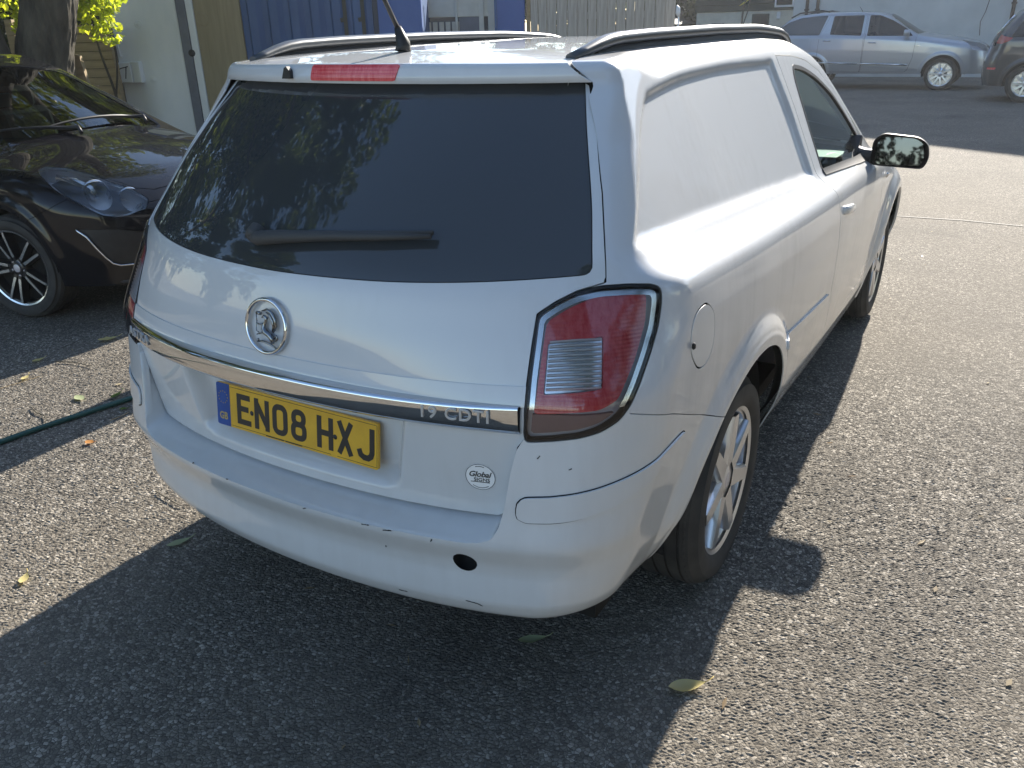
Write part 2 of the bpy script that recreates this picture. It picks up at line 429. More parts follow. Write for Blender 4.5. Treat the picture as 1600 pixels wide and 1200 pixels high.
# ---------------------------------------------------------------- tarmac yard
def asphalt():
    m, n, b = new_mat('worn_tarmac'); tc = nd(n,'ShaderNodeTexCoord'); v = tc.outputs['Object']
    w1 = noise(n, v, 1.1, 5, .6); w2 = noise(n, v, .23, 4, .55)
    vo = nd(n,'ShaderNodeTexVoronoi'); vo.inputs['Scale'].default_value = 98; vo.inputs['Randomness'].default_value = 1; lk(n, v, vo.inputs['Vector'])
    vb = nd(n,'ShaderNodeTexVoronoi', feature='DISTANCE_TO_EDGE'); vb.inputs['Scale'].default_value = 98; lk(n, v, vb.inputs['Vector'])
    sx = nd(n,'ShaderNodeSeparateColor'); lk(n, vo.outputs['Color'], sx.inputs[0])
    stone = ramp(n, sx.outputs[0], [(0,(.090,.079,.066)),(.45,(.200,.179,.150)),(.80,(.295,.265,.222)),(1,(.50,.455,.39))])
    base = mixc(n, ramp(n, vb.outputs[0], [(.02,(1,1,1)),(.10,(0,0,0))]), stone, (.038,.036,.033))
    base = mixc(n, ramp(n, w1, [(.38,(0,0,0)),(.66,(.5,.5,.5))]), base, (.100,.090,.076))
    base = mixc(n, ramp(n, w2, [(.42,(0,0,0)),(.70,(.55,.55,.55))]), base, (.185,.160,.126))
    lk(n, base, b.inputs['Base Color']); b.inputs['Roughness'].default_value = .86; b.inputs['Specular IOR Level'].default_value = .14
    w3 = noise(n, v, .55, 6, .7, .4); base = mixc(n, ramp(n, w3, [(.56,(0,0,0)),(.74,(.62,.62,.62))]), base, (.040,.037,.034)); lk(n, base, b.inputs['Base Color'])
    h = math_(n,'ADD', math_(n,'MULTIPLY', ramp(n, vb.outputs[0], [(0,(0,0,0)),(.22,(1,1,1))]), .7), math_(n,'MULTIPLY', sx.outputs[1], .5))
    h = math_(n,'ADD', h, math_(n,'MULTIPLY', noise(n, v, 420, 3, .6), .25))
    bump(n, b, h, .5, .003); return m
M['tarmac'] = asphalt()
_in = lambda a,b,st: np.arange(a,b+1e-6,st)
STEP = .0053
def _axis(a, b):
    f = _in(a,b,STEP); g = []; q = STEP
    while sum(g) < 420: q *= 1.35; g.append(q)
    g = np.cumsum(g); return np.r_[a-g[::-1], f, f[-1]+g]
gx, gy = _axis(-3.6, 2.0), _axis(-1.7, 2.9)
GX, GY = np.meshgrid(gx, gy, indexing='ij')
def stones(X, Y, cell=.0102):
    """height of rounded chippings pressed into the binder: a jittered cell pattern"""
    rng = np.random.default_rng(3); n = 512; J = rng.random((n,n,2)); Hh = rng.random((n,n))
    cx, cy = X/cell, Y/cell; ix, iy = np.floor(cx).astype(int), np.floor(cy).astype(int)
    d1 = np.full(X.shape, 9.); d2 = np.full(X.shape, 9.); hh = np.zeros(X.shape)
    for a in (-1,0,1):
        for b in (-1,0,1):
            k, l = (ix+a)%n, (iy+b)%n; q = np.hypot(ix+a+.1+.8*J[k,l,0]-cx, iy+b+.1+.8*J[k,l,1]-cy)
            near = q < d1; d2 = np.where(near, d1, np.minimum(d2,q)); hh = np.where(near, Hh[k,l], hh); d1 = np.where(near, q, d1)
    return sstep(0,.38,d2-d1)*(.45+.55*hh)
inx = (GX > -3.6)&(GX < 2.0)&(GY > -1.7)&(GY < 2.9)
fade = np.minimum(sstep(0,.6,np.minimum(np.minimum(GX+3.6,2.0-GX),GY+1.7)), sstep(0,2.6,2.9-GY))
Z = np.zeros(GX.shape); Z[inx] = stones(GX[inx], GY[inx])*.0036*np.clip(fade[inx],0,1) - .0036*np.clip(fade[inx],0,1)
V = np.stack([GX.ravel(),GY.ravel(),Z.ravel()],1); a_, b_ = len(gx), len(gy)
i = (np.arange(a_-1)[:,None]*b_ + np.arange(b_-1)[None]).ravel()
tag(link('tarmac_ground', mesh_np('tarmac_ground', V, np.stack([i,i+b_,i+b_+1,i+1],1), M['tarmac'], None, False)), kind='structure')
m = MB(); pts = [(-.2,5.62),(.5,5.55),(1.1,5.60),(1.9,5.52),(3.2,5.60)]
for (x0,y0),(x1,y1) in zip(pts[:-1],pts[1:]): m.add([(x0,y0-.012,.004),(x1,y1-.012,.004),(x1,y1+.012,.004),(x0,y0+.012,.004)],[(0,1,2,3)])
tag(m.obj('tarmac_seam', principled('pale_sealed_seam',(.16,.15,.13),.8)), kind='structure')
# ---------------------------------------------------------------- the white van's skin (y forward, origin under the rear axle)
WB, HUB, WHX = 2.703, .316, .813
_r2 = smooth_curve([.2,.84,1.08,1.6],[.20,.20,.33,.33],.03); _r4 = smooth_curve([.2,.84,1.08,1.6],[.15,.15,.25,.25],.03)
class VanShell(Shell):
    def flare(s, y, z):
        r1 = np.hypot(y+.01, z-.31); r2 = np.hypot(y-WB, z-.31); r = np.minimum(r1,r2)
        f = .020*sstep(.525,.455,r)*sstep(.30,.50,z) + .004*sstep(.462,.445,r)
        ph = s.panel(y,z) if s.recess else 0
        return f + ph
    def panel(s, y, z):
        i = np.clip((y+.8)/.004, 0, PGRID.shape[0]-1.001); j = np.clip((z-.85)/.004, 0, PGRID.shape[1]-1.001)
        a, b = i.astype(int), j.astype(int); u, v = i-a, j-b
        d = (PGRID[a,b]*(1-u)+PGRID[a+1,b]*u)*(1-v) + (PGRID[a,b+1]*(1-u)+PGRID[a+1,b+1]*u)*v
        return np.where(z > .85, d, 0)
    def g(s, P):
        s.r2c, s.r4c = _r2(P[:,2]), _r4(P[:,2])
        x, y, z = np.abs(P[:,0]), P[:,1], P[:,2]
        a = s.side(x,y,z)
        b = (s.R(z) + s.r2c*x**2 + s.r4c*x**4) - y
        c = z - (s.T(y) - s.CR(y)*x**2)
        d = y - (s.FR(z) - .20*x**2 - .16*x**4)
        k = s.kk(y,z)
        A = np.stack([a,b,c,d],1) + k[:,None]; A0 = np.maximum(A,0)
        r = np.sqrt((A0*A0).sum(1)) - k; m = A.max(1)
        return np.where(m > 0, r, m - k)
WINPANEL = rpoly([(-.562,1.112),(-.462,1.214),(-.346,1.335),(-.265,1.398),(-.03,1.424),(.35,1.432),(.895,1.424),(.948,1.268),(.972,1.030),(.362,1.070),(-.192,1.100)], [.03,.1,.1,.03,.1,.1,.015,.1,.015,.1,.1])
_gy, _gz = np.meshgrid(np.arange(-.8,1.3,.004), np.arange(.85,1.6,.004), indexing='ij')
PGRID = -.015*sstep(.004,-.022, sdpoly(np.stack([_gy.ravel(),_gz.ravel()],1), WINPANEL)).reshape(_gy.shape)
_k = np.exp(-.5*(np.arange(-3,4)/1.4)**2); _k /= _k.sum()
for _ax in (0,1): PGRID = np.apply_along_axis(lambda r: np.convolve(np.pad(r,3,mode='edge'),_k,'valid'), _ax, PGRID)
_W = smooth_curve([-1,-.62,-.4,0,.6,1.2,2.0,2.7,3.2,3.6],[.795,.805,.822,.836,.842,.842,.835,.825,.80,.76],.06)
_ZC = smooth_curve([-1,3.6],[1.078,.86],.02)
_SZ = smooth_curve([-.9,-.78,-.74,-.70,-.62,-.45,-.33,-.2,-.1,-.035,-.006,.035,.055,.44,.6],
                   [-.13,-.10,-.06,-.040,-.015,.010,.021,.027,.023,.012,.003,-.060,-.078,-.243,-.312],.011)
_T = smooth_curve([-1,-.5,-.33,0,.5,1.0,1.4,1.70,2.42,2.9,3.3,3.7],[1.44,1.472,1.492,1.503,1.509,1.507,1.491,1.455,1.03,.955,.86,.72],.05)
_CR = smooth_curve([-1,1.4,1.9,2.4,3.6],[.052,.06,.15,.13,.10],.1)
_FR = smooth_curve([.15,.3,.45,.6,.72,.85,1.1],[3.42,3.55,3.60,3.605,3.58,3.50,3.3],.03)
RB = smooth_curve([.18,.245,.285,.325,.365,.41,.44,.47,.525,.545,.60,.77,.84,.945,1.055,1.10,1.25,1.35,1.425,1.6],
                  [-.74,-.80,-.868,-.915,-.934,-.931,-.927,-.932,-.957,-.955,-.940,-.912,-.911,-.890,-.864,-.833,-.696,-.600,-.532,-.50],.0075)
RT = smooth_curve([.4,.56,.60,.70,.80,.87,.945,1.052,1.10,1.25,1.35,1.44,1.6],
                  [-.868,-.884,-.889,-.900,-.906,-.902,-.890,-.864,-.833,-.696,-.592,-.495,-.33],.018)
RS = smooth_curve([1.2,1.41,1.425,1.44,1.465,1.6],[-.50,-.50,-.537,-.541,-.535,-.515],.004)
def _kk(y,z):
    k = .045 + .075*sstep(1.10,.95,z)*sstep(1.0,.0,y) + .02*sstep(1.25,1.4,z) + .11*sstep(2.0,3.0,y) - .042*sstep(1.30,1.41,z)*sstep(-.15,-.32,y)
    return k
def _kks(y,z): return .012 + .0*z
def van_shell(R, kk=_kk, recess=True): return VanShell(W=_W, ZC=_ZC, SZ=_SZ, T=_T, CR=_CR, FR=_FR, R=R, kk=kk, recess=recess)
VB, VT, VS = van_shell(RB), van_shell(RT, recess=False), van_shell(RS, _kks, False)
# ---------------------------------------------------------------- white panel van
_NR, _NS, _NF, _NV = (330, 230, 60, 330)
PB = VB.patch(.55, 2.55, .75, _NR, _NS, _NF, _NV)
PT = VT.patch(.55, 2.55, .75, _NR, 0, 0, _NV, only_rear=True)
PT = PT.cut(PT.V[:,1]+.25)
def XZ(p): return p.V[:,[0,2]]
def YZ(p): return p.V[:,[1,2]]
def XY(p): return p.V[:,[0,1]]
def E1(p): return np.stack([.9*p.V[:,0]+.42*p.V[:,1], p.V[:,2]],1)
TG = np.array([(-.2,1.50),(.40,1.50),(.545,1.42),(.597,1.328),(.645,1.224),(.692,1.10),(.703,1.066),(.660,1.054),(.628,1.036),(.600,1.014),(.605,.90),(.609,.770),(.592,.746),(.572,.648),(.556,.58),(.545,.568),(.30,.5675),(-.2,.5675)])
GLASS = rpoly([(-.3,1.060),(.0,1.060),(.3,1.064),(.48,1.071),(.676,1.081),(.627,1.224),(.578,1.328),(.522,1.45),(-.3,1.45)], [0,.1,.1,.1,.018,.1,.1,0,0])
LAMP3 = [(.599,-.74,1.012),(.626,-.714,1.034),(.658,-.683,1.052),(.698,-.649,1.060),(.744,-.612,1.060),(.776,-.579,1.055),(.79,-.562,1.046),(.796,-.569,1.02),(.799,-.59,.972),(.798,-.627,.922),(.794,-.67,.868),(.787,-.695,.834),(.774,-.716,.808),(.748,-.744,.789),(.712,-.772,.778),(.66,-.797,.770),(.614,-.816,.766),(.608,-.817,.781),(.606,-.79,.897)]
LAMP = rpoly([(.9*x+.42*y,z) for x,y,z in LAMP3], .012, 3)
CLEAR = np.array([(.9*x+.42*y,z) for x,y,z in [(.631,-.749,.96),(.723,-.686,.970),(.743,-.726,.876),(.641,-.79,.866)]])
RED = rpoly([(.9*x+.42*y,z) for x,y,z in [(.620,-.735,1.000),(.653,-.701,1.024),(.70,-.654,1.047),(.776,-.590,1.040),(.782,-.603,.988),(.780,-.648,.92),(.770,-.708,.849),(.746,-.743,.833),(.626,-.808,.824)]], .01, 3)
OPEN = np.array([(-.3,.535),(.40,.535),(.50,.534),(.535,.538),(.560,.549),(.572,.575),(.580,.62),(.588,.70),(.597,.748),(.612,.775),(.612,.84),(-.3,.84)])
def seamz(y): return np.where(y > -.57, .665-(y+.314)*.4258, .774-(y+.57)*.348)
def arch(p, c, r): return np.hypot(p.V[:,1]-c, p.V[:,2]-.31) - r
def archf(p): return np.minimum(arch(p,-.022,.422), arch(p,WB,.415))          # < 0 inside an opening
def bottom(p):
    y = p.V[:,1]; zb = .235 + .03*sstep(.6,-.2,y) + .035*sstep(-.45,-.7,y) + .02*sstep(3.0,3.5,y)
    return zb - p.V[:,2]                                                         # < 0 above the lower edge
def bod(p): return sdpoly(XZ(p), OPEN)
van = empty('panel_van')
tag(van, 'white panel van seen from behind with yellow number plate and dark rear window', 'van')
W_ = M['white']
def both(p, name, mat, rim=.012):
    """a right-hand panel and its mirror image, each its own part"""
    q = p.rim(rim) if rim else p; out = []
    for k in (q, q.flip()): out.append(k.obj(name, mat, van))
    return out
def mid(p, name, mat, rim=.012, parent=None):
    q = p.mirror(); q = q.rim(rim) if rim else q; return q.obj(name, mat, parent or van)
# rear bumper
G_ = .0013
yz_seam = lambda p: p.V[:,2] - seamz(p.V[:,1])
pr = PB.cut(PB.V[:,1]-.6)
p = pr.cut(bottom(pr)); p = p.cut(-(archf(p)));
p = p.cut(np.where(p.V[:,1] > -.70, yz_seam(p)+G_, p.V[:,2]-.88)); p = p.cut(-(bod(p))); p = p.cut(-(sdpoly(E1(p),LAMP)-.002)); p = p.cut(p.V[:,1]+.06)
p = p.cut(-(np.hypot(p.V[:,0]-.489, p.V[:,2]-.469)-.0272)) if False else p
bumper_right = p
def fogcut(p): return p.cut(-(np.hypot((p.V[:,0]-.489)*1.0, p.V[:,2]-.469)-.0268))
q = fogcut(p.rim(.02)).join(p.rim(.02).flip()); bumper = q.obj('bumper', W_, van)
# ledge between bumper crease and tailgate
def surf_y(sh, x, z, a=-1.3, b=-.2):
    x = np.asarray(x,float); z = np.asarray(z,float); lo = np.full(x.shape,a); hi = np.full(x.shape,b)
    for _ in range(40):
        m = (lo+hi)/2; g = sh.g(np.stack([x,m,z],-1).reshape(-1,3)).reshape(x.shape) < 0
        hi = np.where(g,m,hi); lo = np.where(g,lo,m)
    return (lo+hi)/2
def resample(pts, n):
    pts = np.asarray(pts,float); L = np.r_[0,np.cumsum(np.linalg.norm(np.diff(pts,axis=0),axis=1))]
    t = np.linspace(0,L[-1],n); return np.stack([np.interp(t,L,pts[:,k]) for k in range(pts.shape[1])],1)
o_ = resample([(0,.535),(.40,.535),(.50,.534),(.535,.538),(.560,.549),(.572,.575),(.580,.62),(.588,.70),(.597,.748),(.606,.765)], 90)
i_ = resample([(0,.566),(.30,.566),(.47,.566),(.53,.567),(.547,.569),(.556,.58),(.562,.61),(.572,.65),(.590,.74),(.600,.765)], 90)
A3 = np.stack([o_[:,0], surf_y(VB,o_[:,0],o_[:,1]), o_[:,1]],1)
B3 = np.stack([i_[:,0], surf_y(VT,i_[:,0],i_[:,1])+.03, i_[:,1]],1)
rows = []
for t in (0,.06,.35,.7,1):
    r_ = A3*(1-t)+B3*t; r_[:,2] += .004*math.sin(math.pi*min(1,t*1.2)); rows.append(r_)
Vl = np.concatenate(rows); nn = 90; Fl = []
for a in range(4):
    for k in range(nn-1): Fl += [(a*nn+k,a*nn+k+1,(a+1)*nn+k+1),(a*nn+k,(a+1)*nn+k+1,(a+1)*nn+k)]
Fl = np.array(Fl); Vm = np.concatenate([Vl, Vl*np.array([-1,1,1])]); Fm = np.concatenate([Fl, Fl[:,::-1]+len(Vl)])
ledge = link('bumper_step', mesh_np('bumper_step', Vm, Fm, W_), van)
# tow eye hole
def frame_on(sh, x, z, off=0.0):
    y = float(surf_y(sh, np.array([abs(x)]), np.array([z]))[0]); P = np.array([[abs(x),y,z]]); n = sh.grad(P)[0]
    if x < 0: n = n*np.array([-1,1,1])
    n = Vector(n); r = Vector((0,0,1)).cross(n).normalized(); u = n.cross(r); p = Vector((x,y,z)) + n*off
    return Matrix(((r.x,u.x,n.x,p.x),(r.y,u.y,n.y,p.y),(r.z,u.z,n.z,p.z),(0,0,0,1)))
m = MB(); Mr = frame_on(VB,.489,.469)
m.lathe([(.031,-.003),(.030,-.05),(0,-.05)], 32, Mr); hole = m.obj('tow_eye_hole', M['gasket'], van)
m = MB(); m.lathe([(0,-.012),(.009,-.012),(.010,-.03),(.010,-.05)], 16, Mr @ Matrix.Translation((.006,.010,0))); m.obj('tow_eye_socket', M['dull_chrome'], hole)
# tailgate with its window
p = PT.cut(sdpoly(XZ(PT),TG)+G_); pg = p.cut(sdpoly(XZ(p),GLASS)+.0012)
p = p.cut(-(sdpoly(XZ(p),GLASS)-.0012)); p = p.cut(p.V[:,2]-1.428)
# plate recess pressed into the lower tailgate
def recess(P):
    x,z = np.abs(P.V[:,0]), P.V[:,2]
    d = sdpoly(np.stack([x,z],1), rpoly([(-.9,.80),(.365,.80),(.325,.605),(.28,.588),(-.9,.588)], [0,.0,.02,.03,0]))
    V = P.V.copy(); h = -.052*sstep(0,-.05,d); V[:,1] -= h
    N = P.N.copy(); e = .002
    dx = (sdpoly(np.stack([x+e,z],1), RC)-sdpoly(np.stack([x-e,z],1), RC))/(2*e); dz = (sdpoly(np.stack([x,z+e],1), RC)-sdpoly(np.stack([x,z-e],1), RC))/(2*e)
    t = np.clip(-d/.05,0,1); sl = .052*6*t*(1-t)/.05*(d<0)
    N[:,0] -= sl*dx*np.sign(P.V[:,0]+1e-9); N[:,2] -= sl*dz
    N /= np.linalg.norm(N,axis=1,keepdims=True); return Patch(V,P.F,N)
RC = rpoly([(-.9,.80),(.365,.80),(.325,.605),(.28,.588),(-.9,.588)], [0,.0,.02,.03,0])
tailgate = mid(recess(p), 'tailgate', W_, .016)
win = mid(pg.offset(-.0015), 'rear_window', M['glass_dark'], .004)
tag(win, 'dark tinted rear window with wiper')
m_ = PT.cut(sdpoly(XZ(PT),GLASS)-.004); m_ = m_.cut(-(sdpoly(XZ(m_),GLASS)+.004)).offset(-.004); mid(m_, 'window_seal', M['gasket'], 0, win)
# spoiler above the window
PS = VS.patch(.55, 2.55, .75, 260, 0, 0, 700, only_rear=True, vmin=15)
xs_ = lambda p: np.abs(p.V[:,0]) - (.558 - np.clip(p.V[:,2]-1.425,0,.1)*1.25)
SEAM = lambda p: p.V[:,1] - (-.325 - .10*p.V[:,0]**2 - .2*p.V[:,0]**4)
p = PS.cut(1.427-PS.V[:,2]); p = p.cut(SEAM(p)+.0015); p = p.cut(xs_(p))
spoiler = mid(p, 'roof_spoiler', W_, .05)
# third brake light on the spoiler
BL = rpoly([(-.128,1.434),(.126,1.434),(.138,1.4665),(-.122,1.4665)], .004)
q = PS.cut(sdpoly(np.stack([PS.V[:,0], PS.V[:,2]],1)*1.0, BL)+0) ; q = q.join(PS.flip().cut(sdpoly(PS.flip().V[:,[0,2]], BL)))
hi_ = lambda p: p.cut(p.V[:,1]+.40)
q = hi_(q).offset(.003).rim(.01); bl = q.obj('high_brake_light', M['red_lens'], van)
m = MB(); yj = -.541 + 0
m.prism([(-.014,-.012),(.014,-.012),(.013,.006),(.004,.016),(-.004,.012)], 0, .012, Matrix.Translation((-.208, -.526, 1.449)) @ Matrix.Rotation(math.radians(90),4,'X'))
m.obj('washer_jet', M['plastic'], van)
# tail lamps
def skin_pt(e, z, off):
    n = np.array([.42,-.9,0])/np.hypot(.42,.9); o = np.array([.9,.42,0])*e/(.9**2+.42**2); lo, hi = 1.2, 0.0
    o = o + np.array([0,0,z])
    for _ in range(40):
        m_ = (lo+hi)/2
        if VB.g((o+n*m_)[None])[0] < 0: hi = m_
        else: lo = m_
    P_ = o+n*hi; g_n = VB.grad(P_[None])[0]; return P_+g_n*off, g_n
def lamp_side(sgn):
    f = (lambda q: q) if sgn > 0 else (lambda q: q.flip())
    base = pr; L = sdpoly(E1(base),LAMP)
    body = base.cut(L); Lb = sdpoly(E1(body),LAMP)
    hs = f(body.offset(-.022)).obj('tail_lamp', M['lamp_grey'], van)
    gk = body.cut(-(Lb+.0048)).offset(.0010).rim(.02); f(gk).obj('lamp_seal', M['gasket'], hs)
    red = body.cut(sdpoly(E1(body),RED)); red = red.cut(-(sdpoly(E1(red),CLEAR)-.001)).offset(-.010).rim(.012)
    f(red).obj('red_lens', M['red_lens'], hs)
    cl = body.cut(sdpoly(E1(body),CLEAR)+.001).offset(-.016); rv = f(cl).obj('reversing_light', M['reflector'], hs)
    rb = MB(); es = np.linspace(0,1,9)
    for k in range(11):
        z = .872+.0088*k; u = (z-.866)/.10
        e0, e1_ = CLEAR[3][0]*(1-u)+CLEAR[0][0]*u+.003, CLEAR[2][0]*(1-u)+CLEAR[1][0]*u-.003
        top_ = [skin_pt(e0+(e1_-e0)*t, z+.0035*math.sin(t*2), .0) for t in es]
        vs_ = []
        for P_,n_ in top_:
            for d_,dz in ((-.014,0),(-.0075,.0022),(-.0075,.0048),(-.014,.0068)): vs_.append(P_+n_*d_+np.array([0,0,dz]))
        if sgn < 0: vs_ = [v*np.array([-1,1,1]) for v in vs_]
        fs_ = [(i*4+j,(i+1)*4+j,(i+1)*4+j+1,i*4+j+1) for i in range(8) for j in range(3)]
        rb.add(vs_, fs_ if sgn > 0 else [q_[::-1] for q_ in fs_])
    rb.obj('lens_ribs', M['rib_lens'], rv)
    sm = body.cut(body.V[:,2]-.823); sm = sm.cut(sdpoly(E1(sm),LAMP)+.014).offset(-.012).rim(.01); f(sm).obj('fog_light', M['smoke_lens'], hs)
    rim_ = body.cut(-(Lb+.018)); rim_ = rim_.cut(sdpoly(E1(rim_),LAMP)+.008); rim_ = rim_.cut(.835-rim_.V[:,2]); f(rim_.offset(-.004)).obj('silver_edge', M['dull_chrome'], hs)
    ln = body.cut(Lb+.0042).offset(.003).rim(.01); f(ln).obj('lamp_cover', M['lens'], hs)
    return hs
lamp_r = lamp_side(1); lamp_l = lamp_side(-1)
# quarter panels (with the blanked window pressing), roof, wings
DOORR = np.array([(.955,1.46),(.965,1.426),(1.005,1.265),(1.020,1.02),(1.024,.978),(1.032,.909),(1.045,.77),(1.075,.62),(1.14,.51),(1.20,.41)])
DOORF = np.array([(1.78,1.33),(2.06,1.08),(2.115,.93),(2.13,.80),(2.15,.5),(2.17,.38)])
def door_rear(p): return np.interp(-p.V[:,2], -DOORR[:,1], DOORR[:,0])
def door_front(p): return np.interp(-p.V[:,2], -DOORF[:,1], DOORF[:,0])
SILL = .385
roof_x = lambda p: np.interp(p.V[:,1], [-.45,-.2,1.2,1.75,1.95], [.50,.515,.515,.50,.50])
WSC = np.array([(-.3,1.735),(.30,1.752),(.46,1.785),(.52,1.83),(.60,2.10),(.665,2.38),(.5,2.43),(-.3,2.455)])
HOOD = np.array([(-.3,2.47),(.5,2.445),(.66,2.42),(.715,2.50),(.70,3.0),(.64,3.30),(.50,3.47),(-.3,3.56)])
top = lambda p: p.cut(1.0-p.V[:,2])
rf = PB.cut(1.36-PB.V[:,2]); rf = rf.cut(-SEAM(rf)+.0015); rf = rf.cut(rf.V[:,0]-roof_x(rf)+.001); rf = rf.cut(rf.V[:,1]-1.72+.1*rf.V[:,0]**2*0)
roof = mid(rf, 'roof', W_, .01)
sd = PB.cut(bottom(PB)); sd = sd.cut(-archf(sd)); sd = sd.cut(-(sdpoly(XZ(sd),TG)-G_) if False else -np.where(sd.V[:,1] < .0, sdpoly(XZ(sd),TG)-G_, 1.0))
sd = sd.cut(-(np.where(sd.V[:,1] < 0, sdpoly(E1(sd),LAMP), 1)-.002))
# everything above the bumper seam / outside the bumper opening
inb = lambda p: np.where(p.V[:,1] < -.06, np.where(p.V[:,1] > -.70, -(yz_seam(p)-G_), .86-p.V[:,2]), -1.0)
sd = sd.cut(inb(sd))
sd = sd.cut(np.where((sd.V[:,2] > 1.36)&(sd.V[:,1] < 1.8), roof_x(sd)+.001-sd.V[:,0], -1.0))
sd = sd.cut(np.where((sd.V[:,2] > 1.40)&(sd.V[:,1] < -.3), -xs_(sd)+.002, -1.0))
qp = sd.cut(np.where(sd.V[:,2] > SILL, sd.V[:,1]-door_rear(sd)+.0028, sd.V[:,1]-1.9))
FUEL = np.array([(-.411,.977),(-.388,.966),(-.368,.945),(-.359,.908),(-.362,.880),(-.376,.850),(-.402,.834),(-.429,.831),(-.455,.840),(-.478,.863),(-.494,.888),(-.498,.914),(-.495,.942),(-.481,.962),(-.450,.975)])
FUEL = rpoly(FUEL, .02, 3)
fl = qp.cut(np.where(qp.V[:,1] < -.2, sdpoly(YZ(qp),FUEL), 1)+.0022)
qr = qp.cut(-(np.where(qp.V[:,1] < -.2, sdpoly(YZ(qp),FUEL), 1)-.0020))
side_r = qr.rim(.004).obj('side_panel', M['white_side'], van); side_l = qp.rim(.004).flip().obj('side_panel', M['white_side'], van)
flap = fl.offset(.0006).rim(.0025).obj('fuel_flap', W_, van)
m = MB(); m.box((.8455,-.494,.905),(.008,.010,.015),None,.003); m.obj('flap_catch', M['plastic'], flap)
# doors
DG = rpoly([(1.135,1.035),(1.132,1.18),(1.140,1.345),(1.165,1.383),(1.30,1.372),(1.50,1.333),(1.73,1.255),(1.90,1.155),(2.04,1.05),(2.03,.985),(1.80,.990)], [.01,.05,.05,.03,.06,.1,.1,.1,.02,.02,.1])
dd = sd.cut(SILL+.002-sd.V[:,2]); dd = dd.cut(-(dd.V[:,1]-door_rear(dd)-.0028)); dd = dd.cut(dd.V[:,1]-door_front(dd)+.0022)
dd = dd.cut(np.where(dd.V[:,2] > .95, -(dd.V[:,0]-.55+np.clip(dd.V[:,1]-1.7,0,1)*-.0), -1))
wtop = lambda p: sdpoly(XY(p), WSC)
dd = dd.cut(np.where(dd.V[:,2] > .98, -(wtop(dd)-.012), -1))
ROOFCURVE = np.array([(.9,1.436),(1.2,1.423),(1.4,1.402),(1.6,1.355),(1.8,1.27),(2.0,1.15),(2.15,1.04),(2.3,.9)])
dtop = lambda p: p.V[:,2]-np.interp(p.V[:,1],ROOFCURVE[:,0],ROOFCURVE[:,1])
dfull = dd; dd = dd.cut(dtop(dd)+.002)
dg = dd.cut(sdpoly(YZ(dd),DG)); frame = dd.cut(-sdpoly(YZ(dd),DG))
doors = both(frame, 'door', M['white_side'], .004)
trim = dd.cut(sdpoly(YZ(dd),DG)-.013); trim = trim.cut(-(sdpoly(YZ(trim),DG)+.001)).offset(.0015).rim(.012)
belt = dd.cut(sdpoly(YZ(dd),np.array([(1.115,1.018),(1.80,.968),(2.03,.955),(2.03,.985),(1.80,.994),(1.12,1.040)]))).offset(.005).rim(.014)
for s_,dr in zip((1,-1),doors):
    f = (lambda q: q) if s_ > 0 else (lambda q: q.flip())
    f(dg.offset(-.004)).obj('door_window', M['glass'], dr); f(trim).obj('window_trim', M['gasket'], dr); f(belt).obj('belt_trim', M['plastic'], dr)
    m = MB(); hx = .853
    m.tube([(hx-.012,1.085,.900),(hx+.010,1.10,.899),(hx+.016,1.15,.893),(hx+.016,1.25,.880),(hx+.010,1.30,.874),(hx-.012,1.315,.872)], [.012,.016,.018,.018,.016,.012], 12, flat=.55)
    m.v = [(x*s_,y,z) for x,y,z in m.v]
    if s_ < 0: m.f = [q[::-1] for q in m.f]
    hd = m.obj('door_handle', W_, dr)
    m = MB(); m.box((hx-.004,1.105,.935),(.008,.03,.03),None,.006); m.v = [(x*s_,y,z) for x,y,z in m.v]; m.obj('door_lock', W_, dr)
# A pillar and cant rail above the door
ap = sd.cut(-(dtop(sd))+.002) ; ap = ap.cut(-(ap.V[:,1]-.957)); ap = ap.cut(ap.V[:,1]-2.45); ap = ap.cut(np.where(ap.V[:,1]>1.6,-(wtop(ap)-.004),-1)); ap = ap.cut(.95-ap.V[:,2])
ap = ap.cut(np.where(ap.V[:,2]<1.2, -sdpoly(XY(ap),HOOD), -1))
ap = ap.cut(np.where(ap.V[:,2] < 1.06, ap.V[:,1]-2.40+(.0), -1))
both(ap, 'roof_pillar', W_, .010)
hdr = PB.cut(1.30-PB.V[:,2]); hdr = hdr.cut(-(hdr.V[:,1]-1.722)); hdr = hdr.cut(-(wtop(hdr))+.0); hdr = hdr.cut(hdr.V[:,0]-.502); hdr = hdr.cut(hdr.V[:,1]-1.84)
mid(hdr, 'windscreen_header', W_, .01)
ws = PB.cut(.97-PB.V[:,2]); ws = ws.cut(-(ws.V[:,1]-1.6)); ws = ws.cut(sdpoly(XY(ws),WSC)); mid(ws.offset(-.003), 'windscreen', M['glass'], .004)
hb = PB.cut(.62-PB.V[:,2]); hb = hb.cut(sdpoly(XY(hb),HOOD)+.002); hb = hb.cut(hb.V[:,2]-1.2); mid(hb, 'bonnet', W_, .014)
cw = PB.cut(.85-PB.V[:,2]); cw = cw.cut(-sdpoly(XY(cw),HOOD)); cw = cw.cut(-sdpoly(XY(cw),WSC)); cw = cw.cut(cw.V[:,1]-2.5); cw = cw.cut(-(cw.V[:,1]-2.36)); cw = cw.cut(cw.V[:,0]-.665); mid(cw, 'wiper_cowl', M['plastic'], .01)
HL = rpoly([(.42,.735),(.60,.80),(.76,.86),(.84,.84),(.80,.74),(.62,.655),(.46,.650)], .02)
